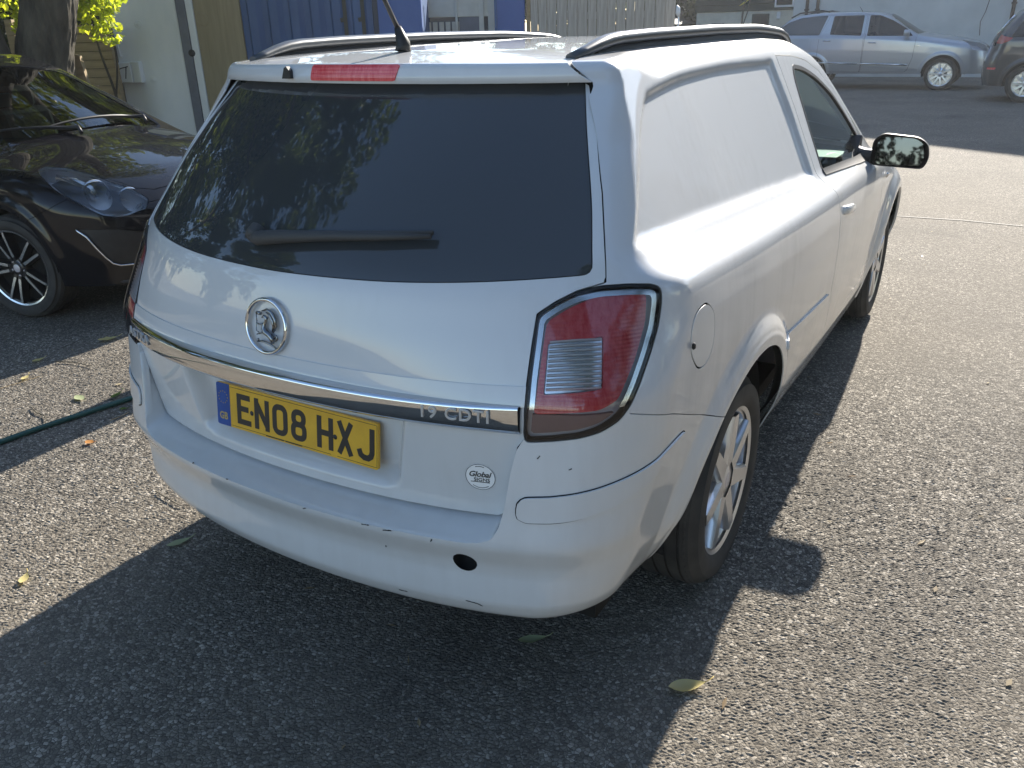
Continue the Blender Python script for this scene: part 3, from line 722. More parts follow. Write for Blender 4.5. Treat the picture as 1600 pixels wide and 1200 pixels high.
fw = sd.cut(-(sd.V[:,1]-np.where(sd.V[:,2]>.385,door_front(sd),1.9)-.0022)); fw = fw.cut(np.where(fw.V[:,2]>.60,-sdpoly(XY(fw),HOOD)+.002,-1)); fw = fw.cut(fw.V[:,2]-1.045); fw = fw.cut(np.where(fw.V[:,2]>.95,-(sdpoly(XY(fw),WSC)-.006),-1))
fw = fw.cut(np.where(fw.V[:,2] > .9, -(fw.V[:,0]-.60), -1)); fw = fw.cut(np.where(fw.V[:,2] > 1.0, fw.V[:,1]-2.41 if False else fw.V[:,1]-2.6, -1))
FB = lambda p: np.where(p.V[:,1] > 2.9, p.V[:,2]-(.66+.0*p.V[:,1]), -1.0)
wing = fw.cut(-np.where(fw.V[:,1] > 3.0, .66+.002-fw.V[:,2]+0, -1.0)*-1) if False else fw.cut(np.where(fw.V[:,1] > 3.0, .662-fw.V[:,2], -1.0))
wing = wing.cut(-np.where(wing.V[:,1] > 3.0, sdpoly(wing.V[:,[0,2]],HL), 1.0))
wings = both(wing, 'front_wing', W_, .012)
fb = PB.cut(-(PB.V[:,1]-3.0)); fb = fb.cut(bottom(fb)); fb = fb.cut(-archf(fb)); fb = fb.cut(np.where(fb.V[:,0] > .42, fb.V[:,2]-.658, fb.V[:,2]-.735)); fb = fb.cut(-sdpoly(fb.V[:,[0,2]],HL))
GR = rpoly([(-.4,.72),(.36,.72),(.33,.60),(-.4,.60)], .02); GR2 = rpoly([(-.4,.50),(.45,.50),(.40,.36),(-.4,.36)], .02)
f2_ = fb.cut(-sdpoly(fb.V[:,[0,2]],GR)); f2_ = f2_.cut(-sdpoly(f2_.V[:,[0,2]],GR2)); mid(f2_, 'front_bumper', W_, .012)
for G2 in (GR,GR2): g2 = fb.cut(sdpoly(fb.V[:,[0,2]],G2)).offset(-.02); mid(g2, 'grille', M['plastic'], 0)
hl = PB.cut(-(PB.V[:,1]-2.9)); hl = hl.cut(sdpoly(hl.V[:,[0,2]],HL)); 
for f in (lambda q:q, lambda q:q.flip()):
    h_ = f(hl.offset(-.016)).obj('headlight', M['reflector'], van); f(hl.rim(.03)).obj('headlight_cover', M['lens'], h_)
# side repeater on the right wing
for s_,wg in zip((1,-1),wings):
    m = MB(); m.box((.858*s_,2.24,.86),(.016,.055,.026),None,.008); m.obj('side_repeater', M['reflector'], wg)
# protective strips
RS_ = rpoly([(.30,.628),(1.02,.572),(1.02,.604),(.34,.660),(.305,.655)], .008)
st = qr.cut(sdpoly(YZ(qr),RS_)).offset(.006).rim(.01); st.obj('rub_strip', W_, side_r); st.flip().obj('rub_strip', W_, side_l)
BS3 = [(.603,-.843,.615),(.606,-.841,.636),(.62,-.835,.646),(.668,-.813,.650),(.745,-.762,.664),(.805,-.672,.680),(.834,-.486,.699),(.831,-.486,.669),(.818,-.628,.646),(.775,-.73,.617),(.717,-.794,.601),(.672,-.821,.594),(.625,-.841,.592),(.606,-.846,.600)]
BS = rpoly([(.9*x+.42*y,z) for x,y,z in BS3], .006, 3)
bs = bumper_right.cut(sdpoly(E1(bumper_right),BS)); bs = bs.offset(.0055).rim(.009)
bs.obj('bumper_strip', W_, bumper); bs.flip().obj('bumper_strip', W_, bumper)
bsl = bumper_right.cut(sdpoly(E1(bumper_right),BS)-.0028); bsl = bsl.cut(-(sdpoly(E1(bsl),BS)+.001)).offset(.0006)
for q in (bsl, bsl.flip()): q.obj('strip_gap', M['under'], bumper)
# gap backing and underbody so that no light leaks through the seams
bk = PB.cut(bottom(PB)); bk = bk.cut(-(archf(bk))); bk = bk.cut(np.where(bk.V[:,1] > 1.0, bk.V[:,2]-.93, -1.0)); bk = bk.cut(np.where(bk.V[:,1] > .98, bk.V[:,2]-.93, -1)); bk = bk.offset(-.026)
bk = bk.cut(np.where((bk.V[:,1] < -.3)&(bk.V[:,0] < .62)&(bk.V[:,2] < .80), -1.0, -1.0)); bk = bk.cut(-np.where(bk.V[:,1] < -.5, bod(bk), 1.0)); bk = bk.cut(-np.where(bk.V[:,1] < -.5, np.hypot(bk.V[:,0]-.489, bk.V[:,2]-.469)-.045, 1.0))
inner = mid(bk, 'inner_body', M['under'], 0)
bt = PT.cut(sdpoly(XZ(PT),TG)+.02).offset(-.085); mid(bt, 'tailgate_inner', M['under'], 0, inner)
m = MB(); m.box((0,1.35,.26),(1.40,4.0,.05)); m.box((0,1.35,.30),(1.15,4.1,.10)); m.box((0,-.62,.36),(1.2,.25,.14)); m.obj('floor_pan', M['under'], van)
# wheel arches liners
for s_ in (1,-1):
    for yc in (-.022, WB):
        m = MB(); Mx = Matrix.Translation((.0,yc,.31)) @ Matrix.Rotation(math.radians(90),4,'Y')
        m.lathe([(.43,.50*s_),(.43,.79*s_)], 40, Mx, a0=math.radians(92), a1=math.radians(268)); m.lathe([(0,.50*s_),(.43,.50*s_)], 40, Mx, a0=math.radians(80), a1=math.radians(280))
        m.obj('wheel_arch_liner', M['under'], van)
# wheels
def spoke_rim(mb_face, mb_dark, R, n, w0, w1, depth, phase, twin=False, dish=.02, rr=.052):
    """spokes from the hub to the rim, in the plane of local z"""
    for k in range(n):
        a = phase + 2*math.pi*k/n; Mz = Matrix.Rotation(a,4,'Z')
        for off in ((-1,1) if twin else (0,)):
            rows = []
            for t in np.linspace(0,1,7):
                r = rr + (R-.012-rr)*t; w = (w0*(1-t)+w1*t)/2; c = off*(w0*.75*(1-t)*.55 + (w1*1.9)*t)
                h = -dish*(1-t)**1.5*.8 - .004*t
                rows.append([(r, c-w, h-.012), (r, c-w*.72, h), (r, c+w*.72, h), (r, c+w, h-.012), (r, c+w*.9, h-depth), (r, c-w*.9, h-depth)])
            vs_ = [Mz @ Vector(p) for row in rows for p in row]; fs = []
            for i in range(6):
                for j in range(6): fs.append((i*6+j, i*6+(j+1)%6, (i+1)*6+(j+1)%6, (i+1)*6+j))
            mb_face.add(vs_, fs, False)
def make_wheel(parent_root, name, R, Rt, width, style, M_face, M_dark, cap=None):
    """wheel about local z (outer face towards +z, outer tyre wall at z=0)"""
    root = bpy.data.objects.new(name, None); COL.objects.link(root); root.parent = parent_root; root.empty_display_size = .05
    t = MB(); sw = Rt-R
    prof = [(R-.008,-.014),(R+.006,-.004),(R+sw*.22,.004),(R+sw*.45,.007),(R+sw*.70,.002),(Rt-.022,-.010),(Rt-.008,-.020),(Rt-.001,-.040)]
    zz = [-.040-i*(width-.08)/10 for i in range(11)]
    for i,z in enumerate(zz[1:],1):
        z0 = zz[i-1]; g = i % 3 == 1
        if g and i < 10: prof += [(Rt,z0-.002),(Rt-.007,z0-.003),(Rt-.007,z0-.009),(Rt,z0-.010)]
        prof.append((Rt,z))
    prof += [(Rt-.02,-width+.012),(R+sw*.4,-width),(R,-width+.01)]
    t.lathe(prof, 96)
    for k in range(72):   # shoulder tread blocks
        a = 2*math.pi*k/72; Mz = Matrix.Rotation(a,4,'Z'); t.box(Mz @ Vector((Rt-.012,0,-.027)), (.010,.016,.020), Mz @ Matrix.Rotation(math.radians(-38),4,'Y'))
    t.obj('tyre', M['rubber'], root, sharp=35)
    f = MB(); d = MB()
    f.lathe([(R-.010,-.012),(R+.002,-.006),(R+.004,-.010),(R-.001,-.016),(R-.016,-.020),(R-.020,-.05),(R-.024,-width+.03)], 72)
    if style == 'seven':
        spoke_rim(f, d, R-.004, 7, .072, .050, .05, math.radians(8), False, .012, .05)
        f.lathe([(0,-.010),(.030,-.010),(.034,-.013),(.058,-.014),(.066,-.022),(.068,-.05)], 40)
    elif style == 'twin':
        spoke_rim(f, d, R-.004, 5, .030, .022, .05, math.radians(20), True, .020, .045)
        f.lathe([(0,-.016),(.030,-.016),(.034,-.020),(.055,-.022),(.062,-.032),(.064,-.06)], 40)
    else:
        spoke_rim(f, d, R-.004, 5, .050, .042, .05, math.radians(90), True, .015, .05)
        f.lathe([(0,-.012),(.030,-.012),(.034,-.015),(.06,-.016),(.066,-.025),(.068,-.05)], 40)
    rim = f.obj('rim', M_face, root, sharp=40)
    d.lathe([(0,-.075),(R-.022,-.075)], 40); d.lathe([(0,-.066),(.14,-.066),(.145,-.07)], 48)
    d.obj('brake_disc', M['dull_chrome'] if style != 'twin' else M['under'], root)
    b = MB()
    for k in range(5):
        a = math.radians(36+72*k); b.lathe([(0,-.020),(.0075,-.020),(.0085,-.023),(.0085,-.04)], 8, Matrix.Translation((.048*math.cos(a),.048*math.sin(a),.004)))
    b.lathe([(0,-.007),(.019,-.0075),(.024,-.010)], 24)
    b.obj('wheel_bolts', M['lamp_grey'], root)
    return root
def put_wheel(wheel, loc, side, steer=0.0, spin=0.0):
    """side +1: outer face towards +x"""
    wheel.location = loc
    wheel.rotation_euler = (Matrix.Rotation(steer,3,'Z') @ Matrix.Rotation(math.radians(90*side),3,'Y') @ Matrix.Rotation(spin,3,'Z')).to_euler()
wh = make_wheel(van, 'wheel', .219, HUB, .205, 'seven', M['alloy'], M['under'])
put_wheel(wh, (WHX+.012,0,HUB), 1, 0, .2)
for (x,y,s_,sp) in ((WHX+.012,WB,1,1.0),(-WHX-.012,0,-1,.4),(-WHX-.012,WB,-1,2.)):
    c = copy_tree(wh, van); put_wheel(c, (x,y,HUB), s_, 0, sp)
# chrome strip on the tailgate
xs0 = np.linspace(-.602,.602,81); sec = [(.004,.849),(-.029,.850),(-.034,.848),(-.036,.842),(-.036,.815),(-.033,.803),(-.022,.793),(-.012,.787),(.010,.788)]
Vc = []
for x in xs0:
    yb = float(surf_y(VT, np.array([abs(x)]), np.array([.82]))[0]); sh_ = 1-.55*abs(x/.602)**3; dz = -.006*(x/.6)**2
    for (d,z) in sec: Vc.append((x, yb+d*(sh_ if d < 0 else 1), z+dz))
ns_ = len(sec); m = MB()
m.add(Vc, [(i*ns_+j,i*ns_+(j+1)%ns_,(i+1)*ns_+(j+1)%ns_,(i+1)*ns_+j) for i in range(80) for j in range(ns_)], True)
m.f += [tuple(range(ns_)), tuple(80*ns_+j for j in range(ns_))[::-1]]; m.sm += [False,False]
strip = m.obj('chrome_strip', M['chrome'], van, sharp=50)
if strip.data.polygons[0].normal.y > 0: strip.data.flip_normals()
def text_mesh(body, size, depth, mat, parent, Mx, name='lettering', shear=0, sx=1.0, spacing=1.0, bevel=0, font_off=0.0):
    cu = bpy.data.curves.new(name, 'FONT'); cu.body = body; cu.size = size; cu.extrude = depth; cu.shear = shear
    cu.space_character = spacing; cu.bevel_depth = bevel; cu.offset = font_off; cu.align_x = 'CENTER'; cu.align_y = 'CENTER'; cu.resolution_u = 4
    o = bpy.data.objects.new(name, cu); COL.objects.link(o); dg_ = C.evaluated_depsgraph_get()
    me = bpy.data.meshes.new_from_object(o.evaluated_get(dg_)); bpy.data.objects.remove(o); bpy.data.curves.remove(cu)
    me.transform(Mx @ Matrix.Diagonal((sx,1,1,1))); me.materials.clear(); me.materials.append(mat); me.name = name
    return link(name, me, parent)
def on_tail(x, z, off=0.0, sh=None):
    """frame on the tailgate skin: local x right, y up, z out"""
    sh = sh or VT; y = float(surf_y(sh, np.array([abs(x)]), np.array([z]))[0]); P = np.array([[abs(x),y,z]]); n = sh.grad(P)[0]
    if x < 0: n = n*np.array([-1,1,1])
    n = Vector(n); r = Vector((0,0,1)).cross(n).normalized(); u = n.cross(r); p = Vector((x,y,z)) + n*off
    return Matrix(((r.x,u.x,n.x,p.x),(r.y,u.y,n.y,p.y),(r.z,u.z,n.z,p.z),(0,0,0,1)))
text_mesh('19 CDTI', .036, .0012, M['badge_silver'], strip, on_tail(.475,.822,.0285), 'engine_badge', 0, 1.05, 1.16, .0004, .0002)
text_mesh('ASTRA', .034, .0012, M['badge_silver'], strip, on_tail(-.515,.822,.0265), 'model_badge', 0, 1.15, 1.16, .0004, .0002)
# emblem
eb = on_tail(0,.941,.004); R_ = .060
m = MB(); m.tube([(R_*math.cos(a),R_*math.sin(a),.004) for a in np.linspace(0,2*math.pi,61)], .0048, 10, cap=False)
emblem = m.obj('emblem', M['chrome'], van); emblem.data.transform(eb)
m = MB()
def strk(pts, r, z=.005): m.tube([(x*.001,y*.001,z) for x,y in pts], [q*.00082 for q in r], 8)
strk([(-13,33),(2,38),(17,33),(28,20),(31,4),(26,-8)],[1.5,4,5,5,4,2]); strk([(0,32),(12,27),(21,15),(23,2),(20,-10)],[1.5,3.5,4,3.5,2])
strk([(26,-2),(33,4)],[2.5,1.2]); strk([(22,-10),(30,-5)],[2.5,1.2])
strk([(-12,18),(-6,22),(2,19),(0,11),(-5,4),(-7,-6),(0,-14),(12,-18),(20,-26),(22,-36)],[2,5,5,4,5,7,8,8,8,4])
strk([(-30,4),(-20,2),(-9,4)],[1.6,2.6,3.4]); strk([(-28,-22),(-18,-18),(-8,-12)],[1.6,2.6,3.6]); strk([(-27,10),(-30,-2),(-29,-14),(-21,-16)],[1.5,1.8,1.8,1.5])
strk([(-28,27),(-16,27)],[5,5]); strk([(-30,24),(-28,6)],[1.5,1.5]); strk([(26,-26),(33,-16),(36,-24),(30,-30)],[2,2.5,3,1.5])
strk([(-26,-38),(-10,-35),(12,-38),(33,-45)],[2.4,3.2,3.2,2.4]); strk([(-24,-30),(-22,-36)],[3,2.5])
g_ = m.obj('griffin_relief', M['chrome_dark'], emblem); g_.data.transform(eb)
# number plate
pt_ = .138; px_ = Matrix.Translation((0,-.859,.687)) @ Matrix.Rotation(math.pi/2 - pt_,4,'X')    # local x right, y up, z towards the rear
m = MB(); m.prism(rpoly([(-.26,-.0555),(.26,-.0555),(.26,.0555),(-.26,.0555)], .007), -.004, .004, px_)
plate = m.obj('number_plate', M['plate_yellow'], van); tag(plate, 'yellow rear number plate reading EN08 HXJ')
m = MB(); m.prism(rpoly([(-.2598,-.0553),(-.213,-.0553),(-.213,.0553),(-.2598,.0553)], [.007,0,0,.007]), .002, .0046, px_); band = m.obj('blue_band', M['plate_blue'], plate)
text_mesh('GB', .026, .0003, M['plate_gold'], band, px_ @ Matrix.Translation((-.2365,-.0305,.0050)), 'country_code', 0, .85, 1, 0, .0008)
m = MB()
for k in range(12):
    a = math.radians(30*k); m.prism([(-.2365+.0155*math.cos(a)+.0022*math.cos(math.radians(90+36*q))*(1 if q%2==0 else .42), .019+.0155*math.sin(a)+.0022*math.sin(math.radians(90+36*q))*(1 if q%2==0 else .42)) for q in range(10)], .0046, .0051, px_)
m.obj('star_ring', M['plate_gold'], band)
m = MB()
for a,b,c,d in ((-.211,.0505,.2575,.0495),(-.211,-.0505,.12,-.0495),(.14,-.0505,.2575,-.0495)): m.prism([(a,min(b,d)),(c,min(b,d)),(c,max(b,d)),(a,max(b,d))], .004, .0044, px_)
m.prism([(.2565,-.050),(.2575,-.050),(.2575,.050),(.2565,.050)], .004,.0044,px_); m.prism([(-.09,-.0525),(-.03,-.0525),(-.03,-.0495),(-.09,-.0495)], .004,.0045,px_); m.prism([(-.025,-.0525),(.03,-.0525),(.03,-.0495),(-.025,-.0495)], .004,.0045,px_)
m.obj('border_line', M['ink'], plate)
def stroke2(pts, t, closed=False):
    """outline quads for a thick polyline, mitred"""
    P = [Vector((x,y)) for x,y in pts]; n = len(P); L = []; Rr = []
    for i in range(n):
        a = P[i-1] if (i > 0 or closed) else None; b = P[(i+1)%n] if (i < n-1 or closed) else None
        d1 = (P[i]-a).normalized() if a is not None else None; d2 = (b-P[i]).normalized() if b is not None else None
        if d1 is None: nrm = Vector((-d2.y,d2.x)); k = 1
        elif d2 is None: nrm = Vector((-d1.y,d1.x)); k = 1
        else:
            n1 = Vector((-d1.y,d1.x)); n2 = Vector((-d2.y,d2.x)); nrm = (n1+n2).normalized(); k = 1/max(.35,nrm.dot(n1))
        L.append(P[i]+nrm*t/2*k); Rr.append(P[i]-nrm*t/2*k)
    return [(tuple(L[i]),tuple(Rr[i]),tuple(Rr[(i+1)%n]),tuple(L[(i+1)%n])) for i in range(n if closed else n-1)]
h_, w_, t_ = .079, .050, .0142; a_, b_ = w_/2-t_/2, h_/2-t_/2
def rr(x0,y0,x1,y1,r,k=5): return [(x0+r+(-r)*math.cos(q*math.pi/2/k), y0+r-r*math.sin(q*math.pi/2/k)) for q in range(k+1)] + [(x1-r+r*math.sin(q*math.pi/2/k), y0+r-r*math.cos(q*math.pi/2/k)) for q in range(k+1)] + [(x1-r+r*math.cos(q*math.pi/2/k), y1-r+r*math.sin(q*math.pi/2/k)) for q in range(k+1)] + [(x0+r-r*math.sin(q*math.pi/2/k), y1-r+r*math.cos(q*math.pi/2/k)) for q in range(k+1)]
H2 = h_/2; W2 = w_/2
GL = {'E':[([(-a_,-H2),(-a_,H2)],0),([(-a_+t_/2,b_),(W2-.004,b_)],0),([(-a_+t_/2,-b_),(W2-.002,-b_)],0),([(-a_+t_/2,.002),(W2-.010,.002)],0)],
 'N':[([(-a_,-H2),(-a_,H2)],0),([(a_,-H2),(a_,H2)],0),([(-a_,H2-.010),(a_,-H2+.010)],0)],
 '0':[(rr(-a_,-b_,a_,b_,.014),1)],
 '8':[(rr(-a_,-b_,a_,.002,.013),1),(rr(-a_+.002,.002,a_-.002,b_,.013),1)],
 'H':[([(-a_,-H2),(-a_,H2)],0),([(a_,-H2),(a_,H2)],0),([(-a_+t_/2,.0),(a_-t_/2,.0)],0)],
 'X':[([(-a_+.000,-H2),(a_-.000,H2)],0),([(-a_+.000,H2),(a_-.000,-H2)],0)],
 'J':[([(a_,H2),(a_,-H2+.022),(a_-.003,-H2+.013),(a_-.011,-b_),(-.005,-b_),(-.015,-b_+.005),(-W2+.005,-b_+.018)],0)]}
x = -.163
for ch in 'EN08 HXJ':
    if ch == ' ': x += .033-.011; continue
    m = MB()
    for i,(pts,cl) in enumerate(GL[ch]):
        for j,qd in enumerate(stroke2(pts, t_*(1.0 if ch != 'X' else .95), bool(cl))):
            m.prism([(x+px,py-.001) for px,py in qd][::-1], .0038, .0046+.00004*i+.000012*(j%2), px_)
    m.obj('plate_character', M['ink'], plate); x += w_+.011
m = MB()
for sx_ in (-.1365,.134):
    m = MB(); m.lathe([(0,.0065),(.004,.0062),(.0062,.0046)], 16, px_ @ Matrix.Translation((sx_,-.004,0))); m.obj('plate_screw', M['ink'], plate)
# round sticker
sk = on_tail(.511,.666,.0006); m = MB(); m.lathe([(0,.0),(.0335,.0)], 48, sk); stk = m.obj('round_sticker', M['sticker'], van)
m = MB(); m.lathe([(.0318,.0003),(.0330,.0003)], 48, sk); m.prism([(-.022,-.0135),(.020,-.0135),(.020,-.0118),(-.022,-.0118)], .0002,.0006, sk)
for k in range(14): a = math.radians(70+k*3); m.prism([(.0275*math.cos(a)-.0006,.0275*math.sin(a)-.0009),(.0275*math.cos(a)+.0004,.0275*math.sin(a)-.0009),(.0275*math.cos(a)+.0004,.0275*math.sin(a)+.0009),(.0275*math.cos(a)-.0006,.0275*math.sin(a)+.0009)],.0002,.0005,sk)
for k in range(26): a = math.radians(232+k*3); m.prism([(.0275*math.cos(a)-.0006,.0275*math.sin(a)-.0008),(.0275*math.cos(a)+.0003,.0275*math.sin(a)-.0008),(.0275*math.cos(a)+.0003,.0275*math.sin(a)+.0008),(.0275*math.cos(a)-.0006,.0275*math.sin(a)+.0008)],.0002,.0005,sk)
m.obj('sticker_print', M['ink'], stk)
text_mesh('Global', .0195, .0002, M['ink'], stk, sk @ Matrix.Translation((-.002,.0068,.0006)), 'script_lettering', .35, .98, .96, 0, .0003)
text_mesh('SIGNS', .0122, .0002, M['ink'], stk, sk @ Matrix.Translation((.003,-.0068,.0006)), 'block_lettering', 0, 1.06, 1.04, 0, .0001)
# scuffs and chips on the bumper
for (x,z,L,a,sh_) in ((.27,.533,.020,.1,VB),(.325,.531,.022,.15,VB),(.10,.532,.010,.4,VB),(.43,.528,.008,1.2,VB),(.33,.352,.022,.05,VB),(.50,.362,.030,-.2,VB),(.515,.357,.016,-.5,VB),(-.30,.538,.010,.5,VB),(-.16,.536,.008,.3,VB),(.30,.47,.006,1.4,VB),(.64,.735,.008,.9,VB),(.70,.712,.007,.4,VB)):
    fr = frame_on(sh_, x, z, .0009) @ Matrix.Rotation(a,4,'Z'); m = MB(); k_ = random.Random(int(x*1e3)+int(z*1e4))
    up = [(L*(t/6-.5), .0004+.0016*k_.random()) for t in range(7)]; dn = [(q[0], -.0004-.0014*k_.random()) for q in up[::-1]]
    m.prism(up[::-1]+dn[::-1], -.0004, .0002, fr); m.obj('paint_scuff', M['gasket'], bumper)
# rear wiper
m = MB(); pts = []
for x,z in ((-.052,1.113),(.02,1.122),(.12,1.130),(.25,1.137),(.37,1.142)):
    y = float(surf_y(VT,np.array([abs(x)]),np.array([z]))[0]); pts.append((x,y-.020,z+.010))
m.tube([(pts[0][0]-.018,pts[0][1]+.004,pts[0][2]-.002)]+pts, [.012,.017,.015,.011,.009,.005], 10, flat=1.0)
bl_ = [(p_[0],p_[1]+.008,p_[2]+.006) for p_ in pts[1:]]; m.tube(bl_, .005, 8)
m.lathe([(0,.0),(.017,.0),(.020,-.014),(.020,-.03)], 20, Matrix.Translation(Vector(pts[0])+Vector((-.012,-.006,0))) @ Matrix.Rotation(math.radians(120),4,'X'))
m.obj('rear_wiper', M['dusty_plastic'], van)
# antenna
m = MB(); ty = .9; az_ = 1.497
m.tube([(0,-.335,az_-.006),(0,-.332,az_+.012),(-.004,-.345,az_+.05)], [.024,.020,.010], 14, flat=.8)
m.tube([(-.004,-.345,az_+.048),(-.012,-.385,az_+.12),(-.022,-.44,az_+.21),(-.034,-.50,az_+.30),(-.05,-.58,az_+.42)], [.0065,.0055,.0045,.0035,.0025], 8)
m.obj('antenna', M['plastic'], van)
# roof rails
def rail(s_):
    m = MB(); pts = []; R0 = []
    for t in np.linspace(0,1,41):
        y = -.375 + t*2.02; x = (.487+.036*math.sin(math.pi*min(1,max(0,t))**.7))*s_
        zr = float(_T(y)-_CR(y)*x*x); lift = .046*(1-(abs(2*t-1))**9) ; lift = .031*(1-max(0,2*t-1)**9)*float(sstep(-.03,.10,np.array(t))); lift *= float(sstep(1.0,.90,np.array(t)))
        pts.append((x,y,zr-.004+lift)); R0.append(.010+.0045*float(sstep(0,.08,np.array(t)))*float(sstep(1,.92,np.array(t))))
    m.tube(pts, R0, 12, flat=1.35); o = m.obj('roof_rail', M['alu'], van)
    k = MB(); sk_ = []
    for (x,y,z),r in list(zip(pts,R0))[2:-2]:
        zr = float(_T(y)-_CR(y)*x*x); sk_.append((x,y,zr,z))
    vs_ = []; 
    for (x,y,a,b) in sk_: vs_ += [(x-.006,y,a-.01),(x-.005,y,b-.004),(x+.005,y,b-.004),(x+.006,y,a-.01)]
    k.add(vs_, [(i*4+j,(i+1)*4+j,(i+1)*4+j+1,i*4+j+1) for i in range(len(sk_)-1) for j in range(3)], True); k.obj('rail_skirt', M['plastic'], o)
    return o
rail(1); rail(-1)
# door mirrors
def mirror(s_):
    m = MB(); c = Vector((.905,1.955,1.000)); n = 20; rings = []
    out = rpoly([(-.115,-.058),(.105,-.066),(.122,-.02),(.112,.040),(.07,.068),(-.075,.080),(-.112,.050)], [.03,.035,.03,.04,.04,.04,.04], 4)
    lay = [(0,.965),(-.006,1.0),(.02,1.0),(.06,.93),(.09,.72),(.108,.35)]
    vs_ = []
    for d,k in lay: vs_ += [(c.x+.02+px*k, c.y+d, c.z+py*k) for px,py in out]
    n = len(out); fs = [(i*n+j,(i)*n+(j+1)%n,(i+1)*n+(j+1)%n,(i+1)*n+j) for i in range(len(lay)-1) for j in range(n)]
    fs.append(tuple((len(lay)-1)*n+j for j in range(n)))
    m.add(vs_, fs, True)
    # foot on the door
    m.tube([(.745,1.985,.975),(.78,1.985,.975),(.82,1.975,.975)], [.045,.034,.032], 12, flat=1.1)
    m.prism([(1.90,.978),(2.06,.966),(2.05,1.05),(2.02,1.06)], .70, .752, Matrix(((0,0,1,0),(1,0,0,0),(0,1,0,0),(0,0,0,1))))
    m.v = [(x*s_,y,z) for x,y,z in m.v]
    if s_ < 0: m.f = [q[::-1] for q in m.f]
    o = m.obj('door_mirror', M['plastic'], van, sharp=40)
    g = MB(); Mg = Matrix.Translation((c.x+.02,c.y+.004,c.z)) @ Matrix.Rotation(math.radians(17),4,'Z') @ Matrix.Rotation(math.radians(-5),4,'X') @ Matrix(((1,0,0,0),(0,0,1,0),(0,1,0,0),(0,0,0,1)))
    g.prism([(px*.86,py*.86) for px,py in out], -.001, .002, Mg); g.v = [(x*s_,y,z) for x,y,z in g.v]; g.obj('mirror_glass', M['mirror_glass'], o)
mirror(1); mirror(-1)
# cabin
m = MB(); m.prism([(-.70,.30),(.70,.30),(.72,.95),(.54,1.36),(-.54,1.36),(-.72,.95)], 1.0, 1.04, Matrix(((1,0,0,0),(0,0,1,0),(0,1,0,0),(0,0,0,1)))); m.obj('bulkhead', M['lamp_grey'], van)
seat_m = varied('seat_cloth', (.03,.03,.035),(.05,.05,.055),60,.9,.2,300,.002)
for sx_ in (-.37,.37):
    m = MB(); m.box((sx_,1.42,.52),(.48,.50,.16),None,.05); m.box((sx_,1.20,.82),(.46,.14,.56),Matrix.Rotation(math.radians(10),3,'X'),.05); m.box((sx_,1.15,1.14),(.26,.09,.18),None,.04); m.obj('seat', seat_m, van)
m = MB(); m.box((0,2.22,.90),(1.36,.36,.10),None,.03); m.box((0,2.12,.78),(1.36,.16,.26),None,.03); m.obj('dashboard', M['plastic'], van)
m = MB(); m.tube([(.37+.185*math.cos(a),1.93+.05*math.sin(a),.89+.178*math.sin(a)) for a in np.linspace(0,2*math.pi,33)], .014, 8, cap=False); m.box((.37,1.95,.88),(.14,.05,.10),None,.02); m.box((.37,1.94,.885),(.34,.02,.03)); m.obj('steering_wheel', M['plastic'], van)
# ---------------------------------------------------------------- other cars
class CarShell(Shell):
    def g(s, P):
        x, y, z = np.abs(P[:,0]), P[:,1], P[:,2]
        r = np.minimum(np.hypot(y, z-s.rad), np.hypot(y-s.wb, z-s.rad))
        fl = s.fl*sstep(s.ar+.09, s.ar+.03, r)
        a = x - (s.W(y) + s.SZ(z - s.ZC(y)) + fl)
        b = (s.R(z) + s.r2*x**2 + s.r4*x**4) - y
        c = z - (s.T(y) - s.CR(y)*x**2)
        d = y - (s.FR(z) - s.f2*x**2 - s.f4*x**4)
        k = s.kk(y,z); A = np.stack([a,b,c,d],1) + k[:,None]; A0 = np.maximum(A,0)
        r = np.sqrt((A0*A0).sum(1)) - k; m = A.max(1)
        return np.where(m > 0, r, m - k)
def corner(p, s=1): return np.stack([.72*p.V[:,0]-.69*p.V[:,1], p.V[:,2]],1)     # plane facing the front right corner
_cW = smooth_curve([-.6,-.3,.4,1.6,2.45,2.9,3.2,3.4],[.74,.80,.825,.825,.825,.80,.74,.66],.08)
_cSZ = smooth_curve([-.9,-.74,-.70,-.62,-.45,-.28,-.16,-.06,0,.03,.06,.12,.55,.7],[-.14,-.09,-.055,-.03,0,.012,.018,.020,.012,-.003,-.030,-.065,-.262,-.33],.012)
_cT = smooth_curve([-.7,-.45,-.1,.5,.9,1.3,2.36,2.75,3.05,3.25,3.45],[1.36,1.44,1.475,1.486,1.474,1.40,1.000,.925,.845,.765,.62],.05)
_cCR = smooth_curve([-.6,1.0,1.4,2.3,2.6,3.4],[.06,.08,.20,.22,.13,.13],.1)
_cFR = smooth_curve([.1,.22,.30,.42,.55,.66,.74,.82,.95],[3.22,3.325,3.33,3.355,3.365,3.35,3.30,3.20,2.95],.02)
_cR = smooth_curve([.1,.3,.5,.8,.95,1.1,1.35,1.5],[-.50,-.56,-.58,-.55,-.52,-.48,-.38,-.30],.03)
HATCH = CarShell(W=_cW, ZC=smooth_curve([-1,.2,3.5],[1.0,.96,.84],.1), SZ=_cSZ, T=_cT, CR=_cCR, R=_cR, FR=_cFR, r2=.12, r4=.3, f2=.22, f4=.50, rad=.31, wb=2.511, ar=.365, fl=.018,
   kk=lambda y,z: .06 + .05*sstep(1.9,2.9,y))
HATCH_AT, HATCH_RZ = (-6.125,1.19,0), math.radians(-88)
